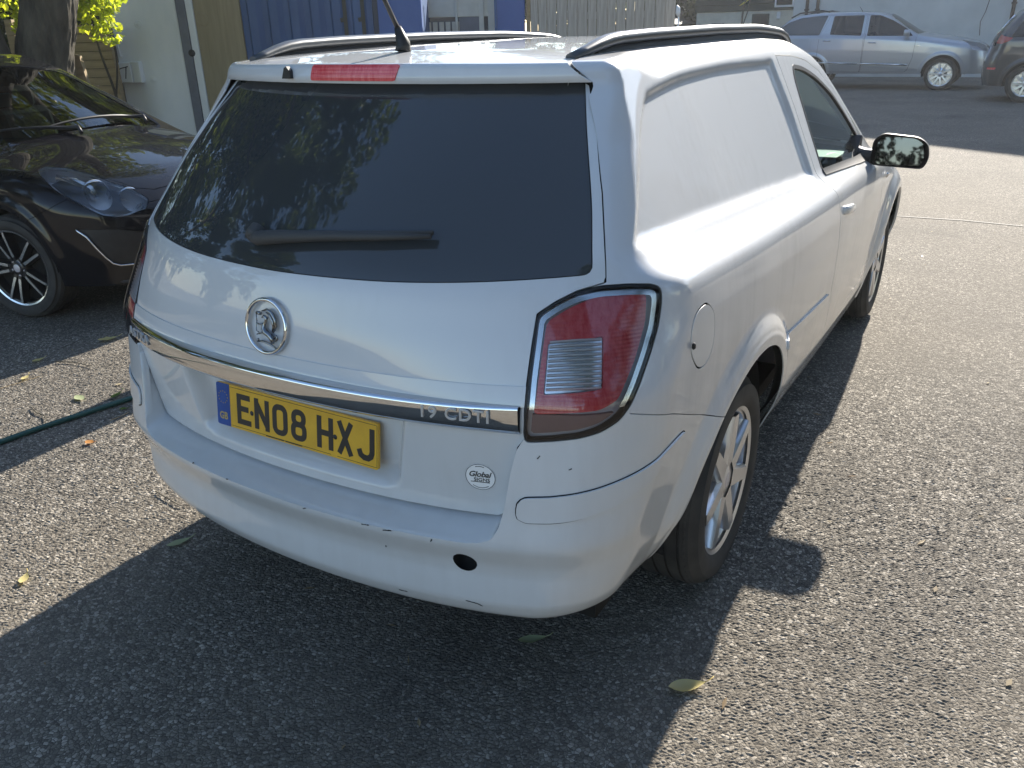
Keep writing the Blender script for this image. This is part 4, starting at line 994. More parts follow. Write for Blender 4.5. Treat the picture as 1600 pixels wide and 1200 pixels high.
def build_car(name, label, sh, at, rz, P, res=(90,120,70,130), cat='car', group=None):
    root = empty(name, at, rz); tag(root, label, cat, group)
    pb = sh.patch(P['ya'], P['yb'], P['z0'], *res, vmin=-42)
    yz = lambda p: p.V[:,[1,2]]; xy = lambda p: p.V[:,[0,1]]
    ar = lambda p: np.minimum(np.hypot(p.V[:,1], p.V[:,2]-sh.rad), np.hypot(p.V[:,1]-sh.wb, p.V[:,2]-sh.rad)) - sh.ar
    low = P.get('low', .22)
    b = pb.cut(low + .0*pb.V[:,1] - pb.V[:,2]); b = b.cut(-ar(b))
    inner = b
    side = lambda p, poly: np.where(p.V[:,0] > .25, sdpoly(yz(p),poly), 1.0)
    wins = [(k, side, np.array(v)) for k,v in P.get('windows',[])] + [(k, lambda p,poly: np.where(p.V[:,2] > P['cowl'], sdpoly(xy(p),poly), 1.0), np.array(v)) for k,v in P.get('screens',[])]
    mats = P['mats']; made = []
    doors = []
    for k,f,poly in wins:
        g = b.cut(f(b,poly)); b = b.cut(-(f(b,poly)-.001)); g = g.offset(-.004); made.append((k, g, poly, f))
    for k,f,poly,mt in P.get('insets',[]):       # lamps, grilles: own planes
        F = {'corner': lambda p: corner(p), 'rearc': lambda p: np.stack([.72*p.V[:,0]+.69*p.V[:,1], p.V[:,2]],1), 'front': lambda p: p.V[:,[0,2]], 'side': yz}[f]
        lim = {'corner': lambda p: (p.V[:,1] > 1.5), 'rearc': lambda p: p.V[:,1] < .3, 'front': lambda p: p.V[:,1] > 2.2, 'side': lambda p: p.V[:,0] > .4}[f]
        poly = np.array(poly); sdv = lambda p: np.where(lim(p), sdpoly(F(p),poly), 1.0)
        g = b.cut(sdv(b)); b = b.cut(-(sdv(b)-.002)); made.append((k, g, mt, None))
    inner = b
    if P.get('bonnet') is not None:
        hd = np.array(P['bonnet']); f = lambda p: np.where((p.V[:,2] > P['bz'])&(p.V[:,1] > P['by']), sdpoly(xy(p),hd), 1.0)
        h = b.cut(f(b)+.002); b = b.cut(-(f(b)-.002)); h = h.mirror().rim(.008); h.obj('bonnet', mats['body'], root)
    for k,poly in P.get('doors',[]):
        poly = np.array(poly); f = lambda p: np.where(p.V[:,0] > .25, sdpoly(yz(p),poly), 1.0)
        d = b.cut(f(b)+.0035); b = b.cut(-(f(b)-.0035)); d = d.rim(.008)
        for q in (d, d.flip()): doors.append(q.obj('door', mats['body'], root))
    if P.get('bumpseam') is not None:
        bs = P['bumpseam']; f = lambda p: np.where(p.V[:,1] > bs[0], p.V[:,2]-np.interp(p.V[:,1], bs[1], bs[2]), 1.0)
        fb = b.cut(f(b)+.002); b = b.cut(-(f(b)-.002)); fb.mirror().rim(.008).obj('front_bumper', mats['body'], root)
    body = b.mirror().rim(.008).obj('body', mats['body'], root)
    inr = inner.offset(-.022); inr = inr.cut(inr.V[:,2]-P['belt']); inr = inr.mirror().obj('inner_body', M['under'], root)
    for k,g,poly,f in made:
        if f is None:
            mt = poly
            if k == 'headlight':
                for q in (g, g.flip()):
                    wl_ = q.offset(-.005).rim(.09); hb0 = Patch(wl_.V, wl_.F[len(q.F):], wl_.N); h = q.offset(-.095).join(hb0).obj('headlight', M['lamp_silver'], root)
                    q.rim(.02).obj('headlight_cover', M['lens'], h); P.setdefault('_hl',[]).append(h)
            else:
                for q in (g.offset(-.004), g.offset(-.004).flip()): q.obj(k, M[mt], root)
        elif k in ('windscreen','rear_window'): g.mirror().obj(k, M[P.get('screenmat','glass')], root)
        else:
            for q in (g, g.flip()): q.obj(k, M[P.get(k+'_mat', P.get('winmat','glass_smoke'))], root)
    m = MB(); m.box((0, sh.wb/2, low+.04), (1.3, sh.wb+1.2, .08)); m.obj('floor_pan', M['under'], root)
    for s_ in (1,-1):
        for yc in (0, sh.wb):
            m = MB(); Mx = Matrix.Translation((0,yc,sh.rad)) @ Matrix.Rotation(math.radians(90),4,'Y'); o = P['track']
            m.lathe([(sh.ar+.012,(o-.30)*s_),(sh.ar+.012,(o-.02)*s_)], 32, Mx, a0=math.radians(92), a1=math.radians(268)); m.lathe([(0,(o-.30)*s_),(sh.ar+.012,(o-.30)*s_)], 32, Mx, a0=math.radians(80), a1=math.radians(280)); m.obj('wheel_arch_liner', M['under'], root)
    w = make_wheel(root, 'wheel', P['rimr'], sh.rad, .20, P['style'], P['rim_mat'], M['under'])
    st = P.get('steer',0); put_wheel(w, (P['track'],sh.wb,sh.rad), 1, st, P.get('spin',.3))
    for (x,y,s_,stt) in ((P['track'],0,1,0),(-P['track'],sh.wb,-1,st),(-P['track'],0,-1,0)): put_wheel(copy_tree(w, root), (x,y,sh.rad), s_, stt, .3+y)
    for (y,z,x) in P.get('handles',[]):
        for s_ in (1,-1):
            m = MB(); m.tube([(s_*(x-.008),y-.10,z),(s_*(x+.025),y-.07,z+.002),(s_*(x+.025),y+.07,z-.002),(s_*(x-.008),y+.10,z-.004)], [.010,.014,.014,.010], 8)
            o = m.obj('door_handle', P.get('handle_mat', M['chrome']), root)
    if P.get('mirror'):
        x,y,z = P['mirror']
        for s_ in (1,-1):
            m = MB(); out = rpoly([(-.11,-.06),(.10,-.065),(.11,.03),(.06,.075),(-.09,.075)], .04, 4); n = len(out); vs_ = []
            for d,k in [(-.02,.9),(.0,1.0),(.06,.9),(.10,.6)]: vs_ += [(s_*(x+px*k),y+d,z+py*k) for px,py in out]
            fs = [(i*n+j,i*n+(j+1)%n,(i+1)*n+(j+1)%n,(i+1)*n+j) for i in range(3) for j in range(n)] + [tuple(3*n+j for j in range(n)), tuple(range(n))[::-1]]
            m.add(vs_, fs if s_ > 0 else [q[::-1] for q in fs], True); m.tube([(s_*(x-.22),y+.06,z-.06),(s_*(x-.06),y+.04,z-.03)], .03, 8); m.obj('door_mirror', P.get('mirror_mat', mats['body']), root, sharp=45)
    # seats and wheel show through the glass
    for y in P.get('seats',[]):
        for sx_ in (-.36,.36):
            m = MB(); m.box((sx_,y+.22,.52+P.get('seatz',0)),(.46,.48,.16),None,.05); m.box((sx_,y,.82+P.get('seatz',0)),(.44,.13,.55),Matrix.Rotation(math.radians(10),3,'X'),.05); m.box((sx_,y-.05,1.16+P.get('seatz',0)),(.25,.09,.17),None,.04); m.obj('seat', seat_m, root)
    if P.get('dash'):
        m = MB(); m.box((0,P['dash'],P['belt']-.06),(1.3,.40,.12),None,.04); m.obj('dashboard', M['plastic'], root)
    return root
# ---------------------------------------------------------------- black hatchback nose-on to the van's flank
def ce(pts): return [(.72*x-.69*y, z) for x,y,z in pts]
HLP = rpoly(ce([(.690,2.727,.868),(.640,2.722,.880),(.575,2.826,.866),(.525,2.992,.827),(.488,3.095,.787),(.437,3.17,.755),(.401,3.249,.698),(.440,3.271,.652),(.492,3.257,.645),(.546,3.239,.629),(.599,3.208,.624),(.65,3.163,.643),(.686,3.115,.679),(.711,3.053,.717),(.732,2.985,.752),(.736,2.919,.786),(.72,2.822,.838)]), .01, 3)
FOGP = rpoly(ce([(.744,3.053,.572),(.723,3.085,.530),(.701,3.115,.466),(.672,3.139,.406),(.648,3.161,.365),(.617,3.181,.350),(.45,3.28,.350),(.40,3.30,.42),(.45,3.28,.52),(.60,3.20,.56)]), .01, 3)
hatch = build_car('black_hatchback', 'glossy black hatchback with clear headlight and twin-spoke alloy wheel, nose towards the van', HATCH, HATCH_AT, HATCH_RZ, dict(
  ya=.35, yb=2.3, z0=.62, low=.235, cowl=.93, belt=.90, mats={'body':M['black_paint']}, screenmat='glass_tinted',
  screens=[('windscreen', [(-.3,1.30),(.30,1.32),(.50,1.36),(.535,1.45),(.595,2.10),(.575,2.24),(.40,2.30),(-.3,2.345)]), ('rear_window', [(-.3,-.45),(.5,-.42),(.52,-.32),(-.3,-.33)])],
  windows=[('door_window', rpoly([(.62,1.00),(.60,1.34),(.68,1.39),(1.00,1.385),(1.35,1.26),(1.80,1.02),(1.80,.965)], .03)), ('side_window', rpoly([(.50,1.00),(.49,1.34),(.2,1.34),(-.02,1.25),(.0,1.08)], .03))],
  bonnet=[(-.3,2.365),(.42,2.33),(.575,2.28),(.615,2.45),(.600,2.66),(.525,2.90),(.50,3.02),(.416,3.177),(.33,3.225),(-.3,3.27)], bz=.70, by=2.2,
  insets=[('headlight','corner',HLP,None), ('fog_recess','corner',FOGP,'plastic'), ('grille','front',[(-.3,.70),(.22,.70),(.20,.62),(-.3,.62)],'plastic')],
  bumpseam=(2.6,[2.6,2.76,2.92,3.005,3.07,3.2,3.4],[.55,.618,.682,.733,.70,.65,.74]),
  doors=[('door',[(.55,.40),(.57,1.42),(.7,1.43),(1.0,1.425),(1.40,1.28),(1.95,1.0),(2.04,.90),(2.08,.60),(2.05,.36),(.62,.33)])],
  track=.835, rimr=.228, style='twin', rim_mat=M['alloy_dark'], steer=math.radians(12), spin=.62, handles=[(.75,.86,.835)], handle_mat=M['black_paint'], mirror=(.93,1.50,.96), seats=[1.05], dash=2.02), res=(120,170,170,230))
# headlight internals, machined rim faces, chrome line, wipers
for h,s_ in zip([o for o in hatch.children if o.name.startswith('headlight') ], (1,-1)):
    m = MB()
    for (x,y,z,r) in ((.565,3.03,.735,.068),(.455,3.165,.697,.058)):
        d = Vector((.45,.88,-.05)).normalized(); Mx = Matrix.Translation(Vector((x,y,z))-d*.052) @ d.to_track_quat('Z','Y').to_matrix().to_4x4()
        m.lathe([(r,.045),(r*.95,.02),(r*.75,-.02),(r*.35,-.045),(0,-.05)], 28, Mx); m.lathe([(r,.045),(r*1.14,.045),(r*1.14,.02)], 28, Mx)
    m.v = [(x*s_,y,z) for x,y,z in m.v]; m.obj('lamp_bowl', M['lamp_chrome'], h)
    m = MB(); m.tube([(s_*.645,2.82,.825),(s_*.61,2.93,.795),(s_*.58,3.00,.755),(s_*.58,3.03,.71)], [.022,.034,.036,.022], 10, flat=.6); m.obj('turn_signal', M['lamp_chrome'], h)
# dark bezel round the two bowls
_bz = HATCH.patch(.35, 2.3, .62, 6, 150, 190, 260, vmin=-15); _bz = _bz.cut(2.6-_bz.V[:,1]); _bz = _bz.cut(sdpoly(corner(_bz), HLP)+.012)
_bz = _bz.cut(2.86-_bz.V[:,1]).offset(-.030)
_d = np.array([.45,.88,-.05]); _d /= np.linalg.norm(_d)
for (x,y,z,r) in ((.565,3.03,.735,.066),(.455,3.165,.697,.056)):
    _bz = _bz.cut(r - np.linalg.norm(np.cross(_bz.V-np.array([x,y,z]), _d), axis=1))
for h,f in zip([o for o in hatch.children if o.name.startswith('headlight')], (lambda q:q, lambda q:q.flip())): f(_bz).obj('lamp_bezel', M['bezel'], h)
CH = [(.750,3.045,.575),(.744,3.053,.562),(.723,3.085,.530),(.701,3.115,.466),(.672,3.139,.406),(.648,3.161,.368),(.617,3.181,.352),(.54,3.225,.348),(.45,3.27,.346)]
for s_ in (1,-1):
    m = MB(); m.tube([(s_*(x+.006),y+.008,z) for x,y,z in CH], [.003,.006,.007,.007,.006,.006,.006,.006,.004], 8); m.obj('fog_lamp_trim', M['chrome'], hatch)
    m = MB(); m.lathe([(.034,.0),(.028,-.02),(0,-.03)], 20, Matrix.Translation((s_*.585,3.205,.412)) @ Vector((s_*.4,.9,0)).to_track_quat('Z','Y').to_matrix().to_4x4()); m.obj('fog_lamp', M['reflector'], hatch)
m = MB(); m.tube([(.66,3.05,.262),(.60,3.155,.252),(.45,3.265,.246),(0,3.36,.244),(-.45,3.265,.246),(-.60,3.155,.252),(-.66,3.05,.262)], .018, 8, flat=1.6); m.obj('bumper_lip', M['plastic'], hatch)
def wsz(x,y): return float(HATCH.T(y)-HATCH.CR(y)*x*x)
for (x0,y0,x1,y1) in ((-.40,2.20,.33,2.26),(.18,2.31,.52,2.14)):
    m = MB(); pts = [(x0+(x1-x0)*t, y0+(y1-y0)*t+.02*math.sin(math.pi*t), wsz(x0+(x1-x0)*t, y0+(y1-y0)*t+.02*math.sin(math.pi*t))+.022+.012*math.sin(math.pi*t)) for t in np.linspace(0,1,9)]
    pts = [(x0-.03*(1 if x1>x0 else -1), y0+.10, wsz(x0,y0+.10)+.02), (x0-.05*(1 if x1>x0 else -1), y0+.05, wsz(x0,y0+.05)+.04)] + pts
    m.tube(pts, [.012,.014,.013,.012,.011,.010,.009,.008,.008,.007,.005], 8); m.obj('wiper', M['gasket'], hatch)
wipers_done = True
m = MB(); m.prism(rpoly([(-.25,-.10),(.25,-.10),(.16,.10),(-.16,.10)], .01), -.002, .002, Matrix.Translation((.28,1.62,1.185)) @ Matrix.Rotation(math.radians(28),4,'X') @ Matrix.Rotation(math.radians(0),4,'Z')); m.obj('dash_card', principled('teal_card',(.01,.16,.22),.5), hatch)
# machined faces on the black wheels
for wv in [o for o in hatch.children if o.name.startswith('wheel') and o.type == 'EMPTY']:
    m = MB(); R = .224
    for k in range(5):
        for off in (-1,1):
            a = math.radians(20)+2*math.pi*k/5; Mz = Matrix.Rotation(a,4,'Z'); vs_ = []
            for t in np.linspace(.12,1,6):
                r = .045+(R-.012-.045)*t; w = (.030*(1-t)+.022*t)/2*.62; c = off*(.030*.75*(1-t)*.55+.022*1.9*t); hz = -.020*(1-t)**1.5*.8-.004*t+.0012
                vs_ += [Mz @ Vector((r,c-w,hz)), Mz @ Vector((r,c+w,hz))]
            m.add(vs_, [(i*2,(i+1)*2,(i+1)*2+1,i*2+1) for i in range(5)])
    m.lathe([(R-.006,-.0085),(R+.004,-.0045)], 72); m.lathe([(0,-.0145),(.026,-.0150)], 24)
    m.obj('spoke_faces', M['alloy_cut'], wv)
# ---------------------------------------------------------------- silver people carrier in the shade
MPV = CarShell(W=smooth_curve([-1.2,-.7,0,1.5,2.6,3.2,3.6,4.0],[.80,.88,.925,.93,.92,.88,.82,.70],.1), ZC=smooth_curve([-1.2,1.2,4],[1.19,1.16,.97],.1),
  SZ=smooth_curve([-1.1,-.9,-.84,-.76,-.6,-.40,-.25,-.1,0,.04,.10,.65,.8],[-.20,-.13,-.06,-.03,0,.012,.018,.015,.010,-.012,-.045,-.20,-.28],.015),
  T=smooth_curve([-1.2,-1.0,-.85,-.6,-.33,.1,.9,1.45,1.72,2.35,2.55,3.0,3.4,3.8,4.0],[1.30,1.42,1.52,1.655,1.735,1.775,1.775,1.75,1.68,1.30,1.255,1.19,1.12,1.02,.90],.05), CR=smooth_curve([-1.2,1.2,1.8,2.5,4],[.06,.07,.13,.12,.12],.1),
  R=smooth_curve([.1,.3,.6,1.0,1.25,1.4,1.6,1.8],[-.98,-1.08,-1.12,-1.10,-1.05,-.98,-.82,-.6],.04), FR=smooth_curve([.1,.3,.5,.7,.9,1.05,1.2],[3.82,3.94,3.97,3.96,3.92,3.80,3.55],.03), r2=.12, r4=.25, f2=.20, f4=.28, rad=.352, wb=2.99, ar=.425, fl=.02, kk=lambda y,z: .07+.06*sstep(2.0,3.2,y))
mpv = build_car('people_carrier', 'dusty silver people carrier parked side-on in the shade before the pale rendered wall', MPV, (-3.45,21.55,0), math.radians(-90), dict(
  ya=.3, yb=2.7, z0=.85, low=.36, cowl=1.15, belt=1.13, mats={'body':M['silver_paint']}, winmat='glass_deep', quarter_window_mat='glass_dark', screenmat='glass_smoke',
  screens=[('windscreen',[(-.3,1.66),(.5,1.70),(.60,1.80),(.72,2.36),(.5,2.44),(-.3,2.50)]),('rear_window',[(-.3,-1.05),(.62,-.93),(.55,-.62),(-.3,-.70)])],
  windows=[('quarter_window', rpoly([(-.98,1.255),(-.88,1.385),(-.647,1.545),(-.347,1.642),(.031,1.675),(.300,1.685),(.150,1.245)], .02)), ('door_window', rpoly([(.440,1.672),(1.137,1.672),(1.128,1.220),(.400,1.255)], .02)), ('door_window', rpoly([(1.266,1.670),(1.494,1.662),(1.792,1.545),(2.139,1.350),(2.28,1.197),(1.262,1.215)], .02))],
  insets=[('headlight','corner',rpoly([(.72*.78-.69*3.40,1.10),(.72*.55-.69*3.75,1.03),(.72*.40-.69*3.86,.95),(.72*.45-.69*3.86,.83),(.72*.80-.69*3.55,.88)],.02),None), ('grille','front',[(-.3,.95),(.36,.95),(.33,.72),(-.3,.72)],'plastic')],
  bonnet=[(-.3,2.53),(.5,2.48),(.70,2.42),(.74,3.0),(.62,3.5),(.40,3.82),(-.3,3.90)], bz=.95, by=2.3,
  doors=[('sliding_door',[(.165,1.235),(.150,.736),(.135,.40),(1.185,.40),(1.20,.56),(1.195,1.20),(1.20,1.71),(.37,1.72)]),('front_door',[(1.21,.40),(1.225,1.20),(1.23,1.70),(1.55,1.69),(1.85,1.56),(2.36,1.22),(2.34,.723),(2.26,.45),(2.20,.40)])],
  track=.93, rimr=.262, style='five', rim_mat=M['alloy'], spin=.2, handles=[(.357,1.115,.945),(1.40,1.06,.94)], mirror=(1.05,2.12,1.265), seats=[1.25,.2], seatz=.2, dash=2.3))
for s_ in (1,-1):
    m = MB(); m.tube([(s_*.945,.19,.615),(s_*.95,1.14,.593)], .016, 8, flat=.6); m.tube([(s_*.95,1.20,.592),(s_*.947,2.0,.569),(s_*.94,2.25,.56)], .020, 8, flat=.6); m.obj('side_moulding', M['dull_chrome'], mpv)
    m = MB(); m.tube([(s_*.62,-.62,1.655),(s_*.62,-.42,1.755),(s_*.62,.1,1.80),(s_*.62,.30,1.77)], .018, 8); m.obj('roof_rail', M['gasket'], mpv)
m = MB(); m.tube([(.4,1.02,1.76),(.4,.93,1.87)], [.007,.004], 6); m.obj('antenna', M['gasket'], mpv)
m = MB(); m.box((.948,2.42,.985),(.006,.10,.022),None,.004); m.obj('side_repeater', M['dull_chrome'], mpv)
# ---------------------------------------------------------------- dark sport utility car at the right edge
SUV = CarShell(W=smooth_curve([-.9,-.5,0,1.5,2.5,3.0,3.5],[.80,.88,.91,.91,.90,.86,.72],.1), ZC=smooth_curve([-1,3.5],[1.16,.98],.1), SZ=MPV.SZ,
  T=smooth_curve([-1,-.7,-.35,.2,.9,1.3,2.1,2.5,3.1,3.4],[1.40,1.60,1.69,1.71,1.68,1.58,1.12,1.05,.92,.70],.05), CR=smooth_curve([-1,1,1.6,2.4,3.4],[.06,.07,.16,.14,.12],.1),
  R=smooth_curve([.1,.3,.5,.75,.95,1.15,1.3,1.6,1.8],[-.62,-.76,-.80,-.80,-.74,-.70,-.62,-.38,-.2],.03), FR=smooth_curve([.1,.3,.6,.85,1.0],[3.3,3.42,3.45,3.38,3.1],.03), r2=.10, r4=.22, f2=.2, f4=.3, rad=.345, wb=2.66, ar=.40, fl=.03, kk=lambda y,z: .06+.05*sstep(1.9,2.9,y))
suv = build_car('dark_suv', 'dark grey sport utility car at the right edge, its tail towards the silver people carrier', SUV, (1.28,18.42,0), math.radians(-88), dict(
  ya=.3, yb=2.3, z0=.8, low=.30, cowl=1.02, belt=1.10, mats={'body':M['grey_paint']}, winmat='glass_deep', screenmat='glass_smoke',
  screens=[('windscreen',[(-.3,1.22),(.5,1.26),(.6,1.4),(.68,2.05),(.4,2.12),(-.3,2.16)]),('rear_window',[(-.3,-.76),(.66,-.66),(.56,-.36),(-.3,-.46)])],
  windows=[('side_window', rpoly([(-.40,1.19),(-.20,1.56),(.45,1.60),(.42,1.20)],.03)),('door_window', rpoly([(.50,1.2),(.52,1.6),(1.0,1.57),(1.45,1.42),(1.9,1.14),(1.0,1.17)],.03))],
  insets=[('tail_lamp','rearc',rpoly([(.72*.74+.69*-.66,1.24),(.72*.90+.69*-.38,1.18),(.72*.90+.69*-.42,1.12),(.72*.86+.69*-.56,1.07),(.72*.72+.69*-.70,1.08)],.01),'tail_far'), ('bumper_reflector','rearc',[(.72*.70+.69*-.74,.64),(.72*.86+.69*-.55,.64),(.72*.86+.69*-.55,.60),(.72*.70+.69*-.74,.60)],'red_lens'), ('headlight','corner',[(.72*.8-.69*2.9,.95),(.72*.5-.69*3.3,.88),(.72*.5-.69*3.3,.76),(.72*.8-.69*2.95,.80)],None)],
  doors=[('door',[(.1,.45),(.42,.9),(.46,1.66),(1.0,1.63),(1.5,1.46),(2.0,1.15),(2.0,.5),(1.9,.42)])],
  track=.90, rimr=.235, style='five', rim_mat=M['alloy'], spin=.5, handles=[(.6,1.05,.925)], mirror=(1.03,1.75,1.15), seats=[1.2], seatz=.2, dash=1.9))
m = MB(); m.tube([(.745,-.64,1.24),(.66,-.50,1.45),(.60,-.40,1.58)], .014, 8); m.obj('pillar_trim', M['chrome'], suv)
# ---------------------------------------------------------------- white car glimpsed beyond the people carrier
wc = build_car('white_car', 'low white car partly hidden behind the tail of the silver people carrier', HATCH, (-7.6,25.0,0), math.radians(-90), dict(
  ya=.35, yb=2.3, z0=.62, low=.235, cowl=.93, belt=.90, mats={'body':M['white']}, screenmat='glass_smoke',
  screens=[('windscreen', [(-.3,1.30),(.30,1.32),(.50,1.36),(.535,1.45),(.595,2.10),(.575,2.24),(.40,2.30),(-.3,2.345)])],
  windows=[('door_window', rpoly([(.62,1.00),(.60,1.34),(.68,1.39),(1.00,1.385),(1.35,1.26),(1.80,1.02),(1.80,.965)], .03)), ('side_window', rpoly([(.50,1.00),(.49,1.34),(.2,1.34),(-.02,1.25),(.0,1.08)], .03))],
  insets=[('headlight','corner',HLP,None)], bonnet=[(-.3,2.365),(.42,2.33),(.575,2.28),(.615,2.45),(.600,2.66),(.525,2.90),(.416,3.177),(-.3,3.27)], bz=.70, by=2.2,
  track=.80, rimr=.2, style='five', rim_mat=M['alloy'], handles=[(.75,.86,.835)], mirror=(.95,1.85,1.0), seats=[1.05], dash=2.02), res=(50,70,50,70))
# ---------------------------------------------------------------- the yard's edge: a row facing the van
ROW_A = .5448; RU = Vector((math.cos(ROW_A),math.sin(ROW_A),0)); RH = Vector((-math.sin(ROW_A),math.cos(ROW_A),0)); RO = Vector((1.3554,-2.0885,0))
def row(s, d): return RO + RU*s + RH*d
M['cont_blue'] = varied('container_blue', (.030,.075,.19), (.045,.105,.25), 3, .5, .08, 60, .003, (1,1,.3))
M['flat_blue'] = varied('flat_blue', (.045,.10,.30), (.06,.125,.35), 2.5, .55, .04, 60, .002)
M['navy'] = varied('navy_steel', (.022,.030,.055), (.035,.045,.075), 6, .55, .1)
M['door_white'] = varied('door_white', (.74,.75,.75), (.82,.82,.82), 4, .45, .03, 60, .002, (1,1,.4))
M['post_grey'] = varied('frame_grey', (.13,.14,.17), (.17,.18,.21), 6, .6, .1)
M['ply'] = varied('plywood', (.26,.21,.12), (.34,.275,.165), 3.5, .7, .08, 40, .002, (6,6,.5))
M['wood_tan'] = varied('raw_timber', (.22,.16,.085), (.32,.24,.13), 5, .75, .15, 60, .003, (.6,6,6))
M['wood_grey'] = varied('weathered_boards', (.30,.275,.245), (.48,.45,.40), 5, .8, .25, 50, .004, (9,9,.5))
M['cream'] = varied('cream_paint', (.58,.55,.46), (.70,.67,.57), 5, .6, .1)
M['bark'] = varied('bark', (.032,.028,.021), (.120,.105,.075), 9, .9, .9, 22, .03, (1,1,.28))
M['render'] = varied('pale_render', (.50,.51,.50), (.66,.66,.64), .8, .85, .12, 30, .006)
M['dark_green'] = varied('dark_green_boards', (.020,.032,.025), (.032,.048,.036), 4, .6, .1)
M['slate'] = varied('slate', (.06,.065,.075), (.10,.105,.115), 3, .7, .2)
M['pipe'] = principled('brown_pipe', (.10,.075,.065), .6)
M['white_frame'] = principled('white_upvc', (.78,.79,.80), .4)
def leaf_mat(name, c1, c2, trans=.55):
    m = bpy.data.materials.new(name); m.use_nodes = True; n = m.node_tree; n.nodes.clear()
    g = nd(n,'ShaderNodeNewGeometry'); col = ramp(n, g.outputs['Random Per Island'], [(0,c1),(1,c2)])
    d = nd(n,'ShaderNodeBsdfDiffuse'); t = nd(n,'ShaderNodeBsdfTranslucent'); gl = nd(n,'ShaderNodeBsdfGlossy'); gl.inputs['Roughness'].default_value = .35
    a = nd(n,'ShaderNodeMixShader'); a.inputs[0].default_value = trans; b = nd(n,'ShaderNodeMixShader'); b.inputs[0].default_value = .025; o = nd(n,'ShaderNodeOutputMaterial')
    br = mixc(n, 1.0, col, (1.9,1.75,.8), 'MULTIPLY')
    lk(n, col, d.inputs[0]); lk(n, br, t.inputs[0]); lk(n, d.outputs[0], a.inputs[1]); lk(n, t.outputs[0], a.inputs[2]); lk(n, a.outputs[0], b.inputs[1]); lk(n, gl.outputs[0], b.inputs[2]); lk(n, b.outputs[0], o.inputs[0])
    return m
M['leaf'] = leaf_mat('tree_leaves', (.035,.060,.012), (.095,.125,.025)); M['leaf_lime'] = leaf_mat('lime_leaves', (.22,.30,.03), (.40,.45,.06), .62); M['leaf_dark'] = leaf_mat('dark_leaves', (.018,.032,.012), (.05,.07,.022), .4)
M['leaf_yellow'] = leaf_mat('yellow_leaf', (.42,.36,.06), (.55,.45,.09), .4)
# blue container with a white door let into it
c0 = row(-3.0,11.5); cont = empty('shipping_container', c0, ROW_A)
tag(cont, 'blue corrugated container with white door, plywood panel and stencilled figures', 'container')
CX = lambda s: s+3.0
m = MB(); m.box((CX(-5.065),.06,1.3),(.075,.14,2.6),None,.008); m.obj('corner_post', M['navy'], cont)
m = MB(); m.box((CX(-4.59),.02,1.18),(.86,.05,2.30),None,.006); door = m.obj('door', M['door_white'], cont)
m = MB(); m.tube([(CX(-4.972),-.004,1.55),(CX(-4.972),-.05,1.54),(CX(-4.968),-.055,1.45),(CX(-4.965),-.05,1.35),(CX(-4.965),-.004,1.34)], .011, 10); m.obj('door_handle', M['door_white'], door)
m = MB(); m.box((CX(-4.955),-.065,1.148),(.25,.13,.245),None,.008); lb = m.obj('lock_box', M['door_white'], door)
m = MB(); m.box((CX(-4.772),-.058,1.15),(.105,.115,.262),None,.008); m.obj('box_end', M['white_frame'], lb)
m = MB(); m.tube([(CX(-5.03),-.1325,1.14),(CX(-4.96),-.1325,1.20),(CX(-4.86),-.1325,1.222)], .006, 5, flat=1); m.tube([(CX(-4.885),-.1325,1.215),(CX(-4.90),-.1325,1.14),(CX(-4.915),-.1325,1.075)], .006, 5); m.obj('painted_mark', M['ink'], lb)
m = MB(); m.lathe([(0,-.012),(.016,-.010),(.020,0)], 16, Matrix.Translation((CX(-5.0),-.005,.92)) @ Matrix.Rotation(math.radians(90),4,'X')); m.obj('keyhole', M['post_grey'], door)
for (s,z,r) in ((-4.672,1.718,.05),(-4.61,1.046,.045)):
    m = MB(); m.lathe([(0,.004),(r*.55,.005),(r*.65,.002),(r*.8,.006),(r,.0)], 24, Matrix.Translation((CX(s),-.005,z)) @ Matrix.Rotation(math.radians(90),4,'X')); m.obj('round_plate', M['door_white'], door)
m = MB(); m.box((CX(-4.10),.03,1.3),(.115,.10,2.6),None,.006); fp = m.obj('frame_post', M['post_grey'], cont)
m = MB(); m.lathe([(0,.012),(.03,.010),(.045,0)], 20, Matrix.Translation((CX(-4.046),-.02,1.361)) @ Matrix.Rotation(math.radians(90),4,'X')); m.obj('socket', M['ink'], fp)
m = MB(); m.box((CX(-3.990),.02,1.3),(.088,.07,2.6),None,.004); m.obj('door_jamb', M['white_frame'], cont)
m = MB(); m.box((CX(-3.648),.03,1.3),(.586,.05,2.58),None,.003); py = m.obj('plywood_panel', M['ply'], cont)
m = MB(); m.lathe([(0,.004),(.03,.005),(.04,.002),(.055,.007),(.075,.004),(.085,0)], 28, Matrix.Translation((CX(-3.844),.004,1.759)) @ Matrix.Rotation(math.radians(90),4,'X')); m.obj('round_plate', M['ply'], py)
m = MB(); x = CX(-3.35); sec_ = []; P_ = .268
while x < CX(-1.66):
    for (dx,dy) in ((0,.036),(.07,.036),(.10,.0),(.20,.0)): sec_.append((x+dx,dy+.012))
    x += P_
sec_ = [q for q in sec_ if q[0] <= CX(-1.66)] + [(CX(-1.66),.012)]
m.add([(x,y,z) for x,y in sec_ for z in (.15,2.45)], [(2*i,2*i+2,2*i+3,2*i+1) for i in range(len(sec_)-1)]); m.obj('corrugated_wall', M['cont_blue'], cont)
m = MB(); m.box((CX(-1.62),.03,1.3),(.075,.10,2.6),None,.004); m.obj('corner_post', M['navy'], cont)
m = MB(); m.box((CX(-1.31),-.01,1.3),(.555,.10,2.6),None,.006); m.obj('flat_panel', M['flat_blue'], cont)
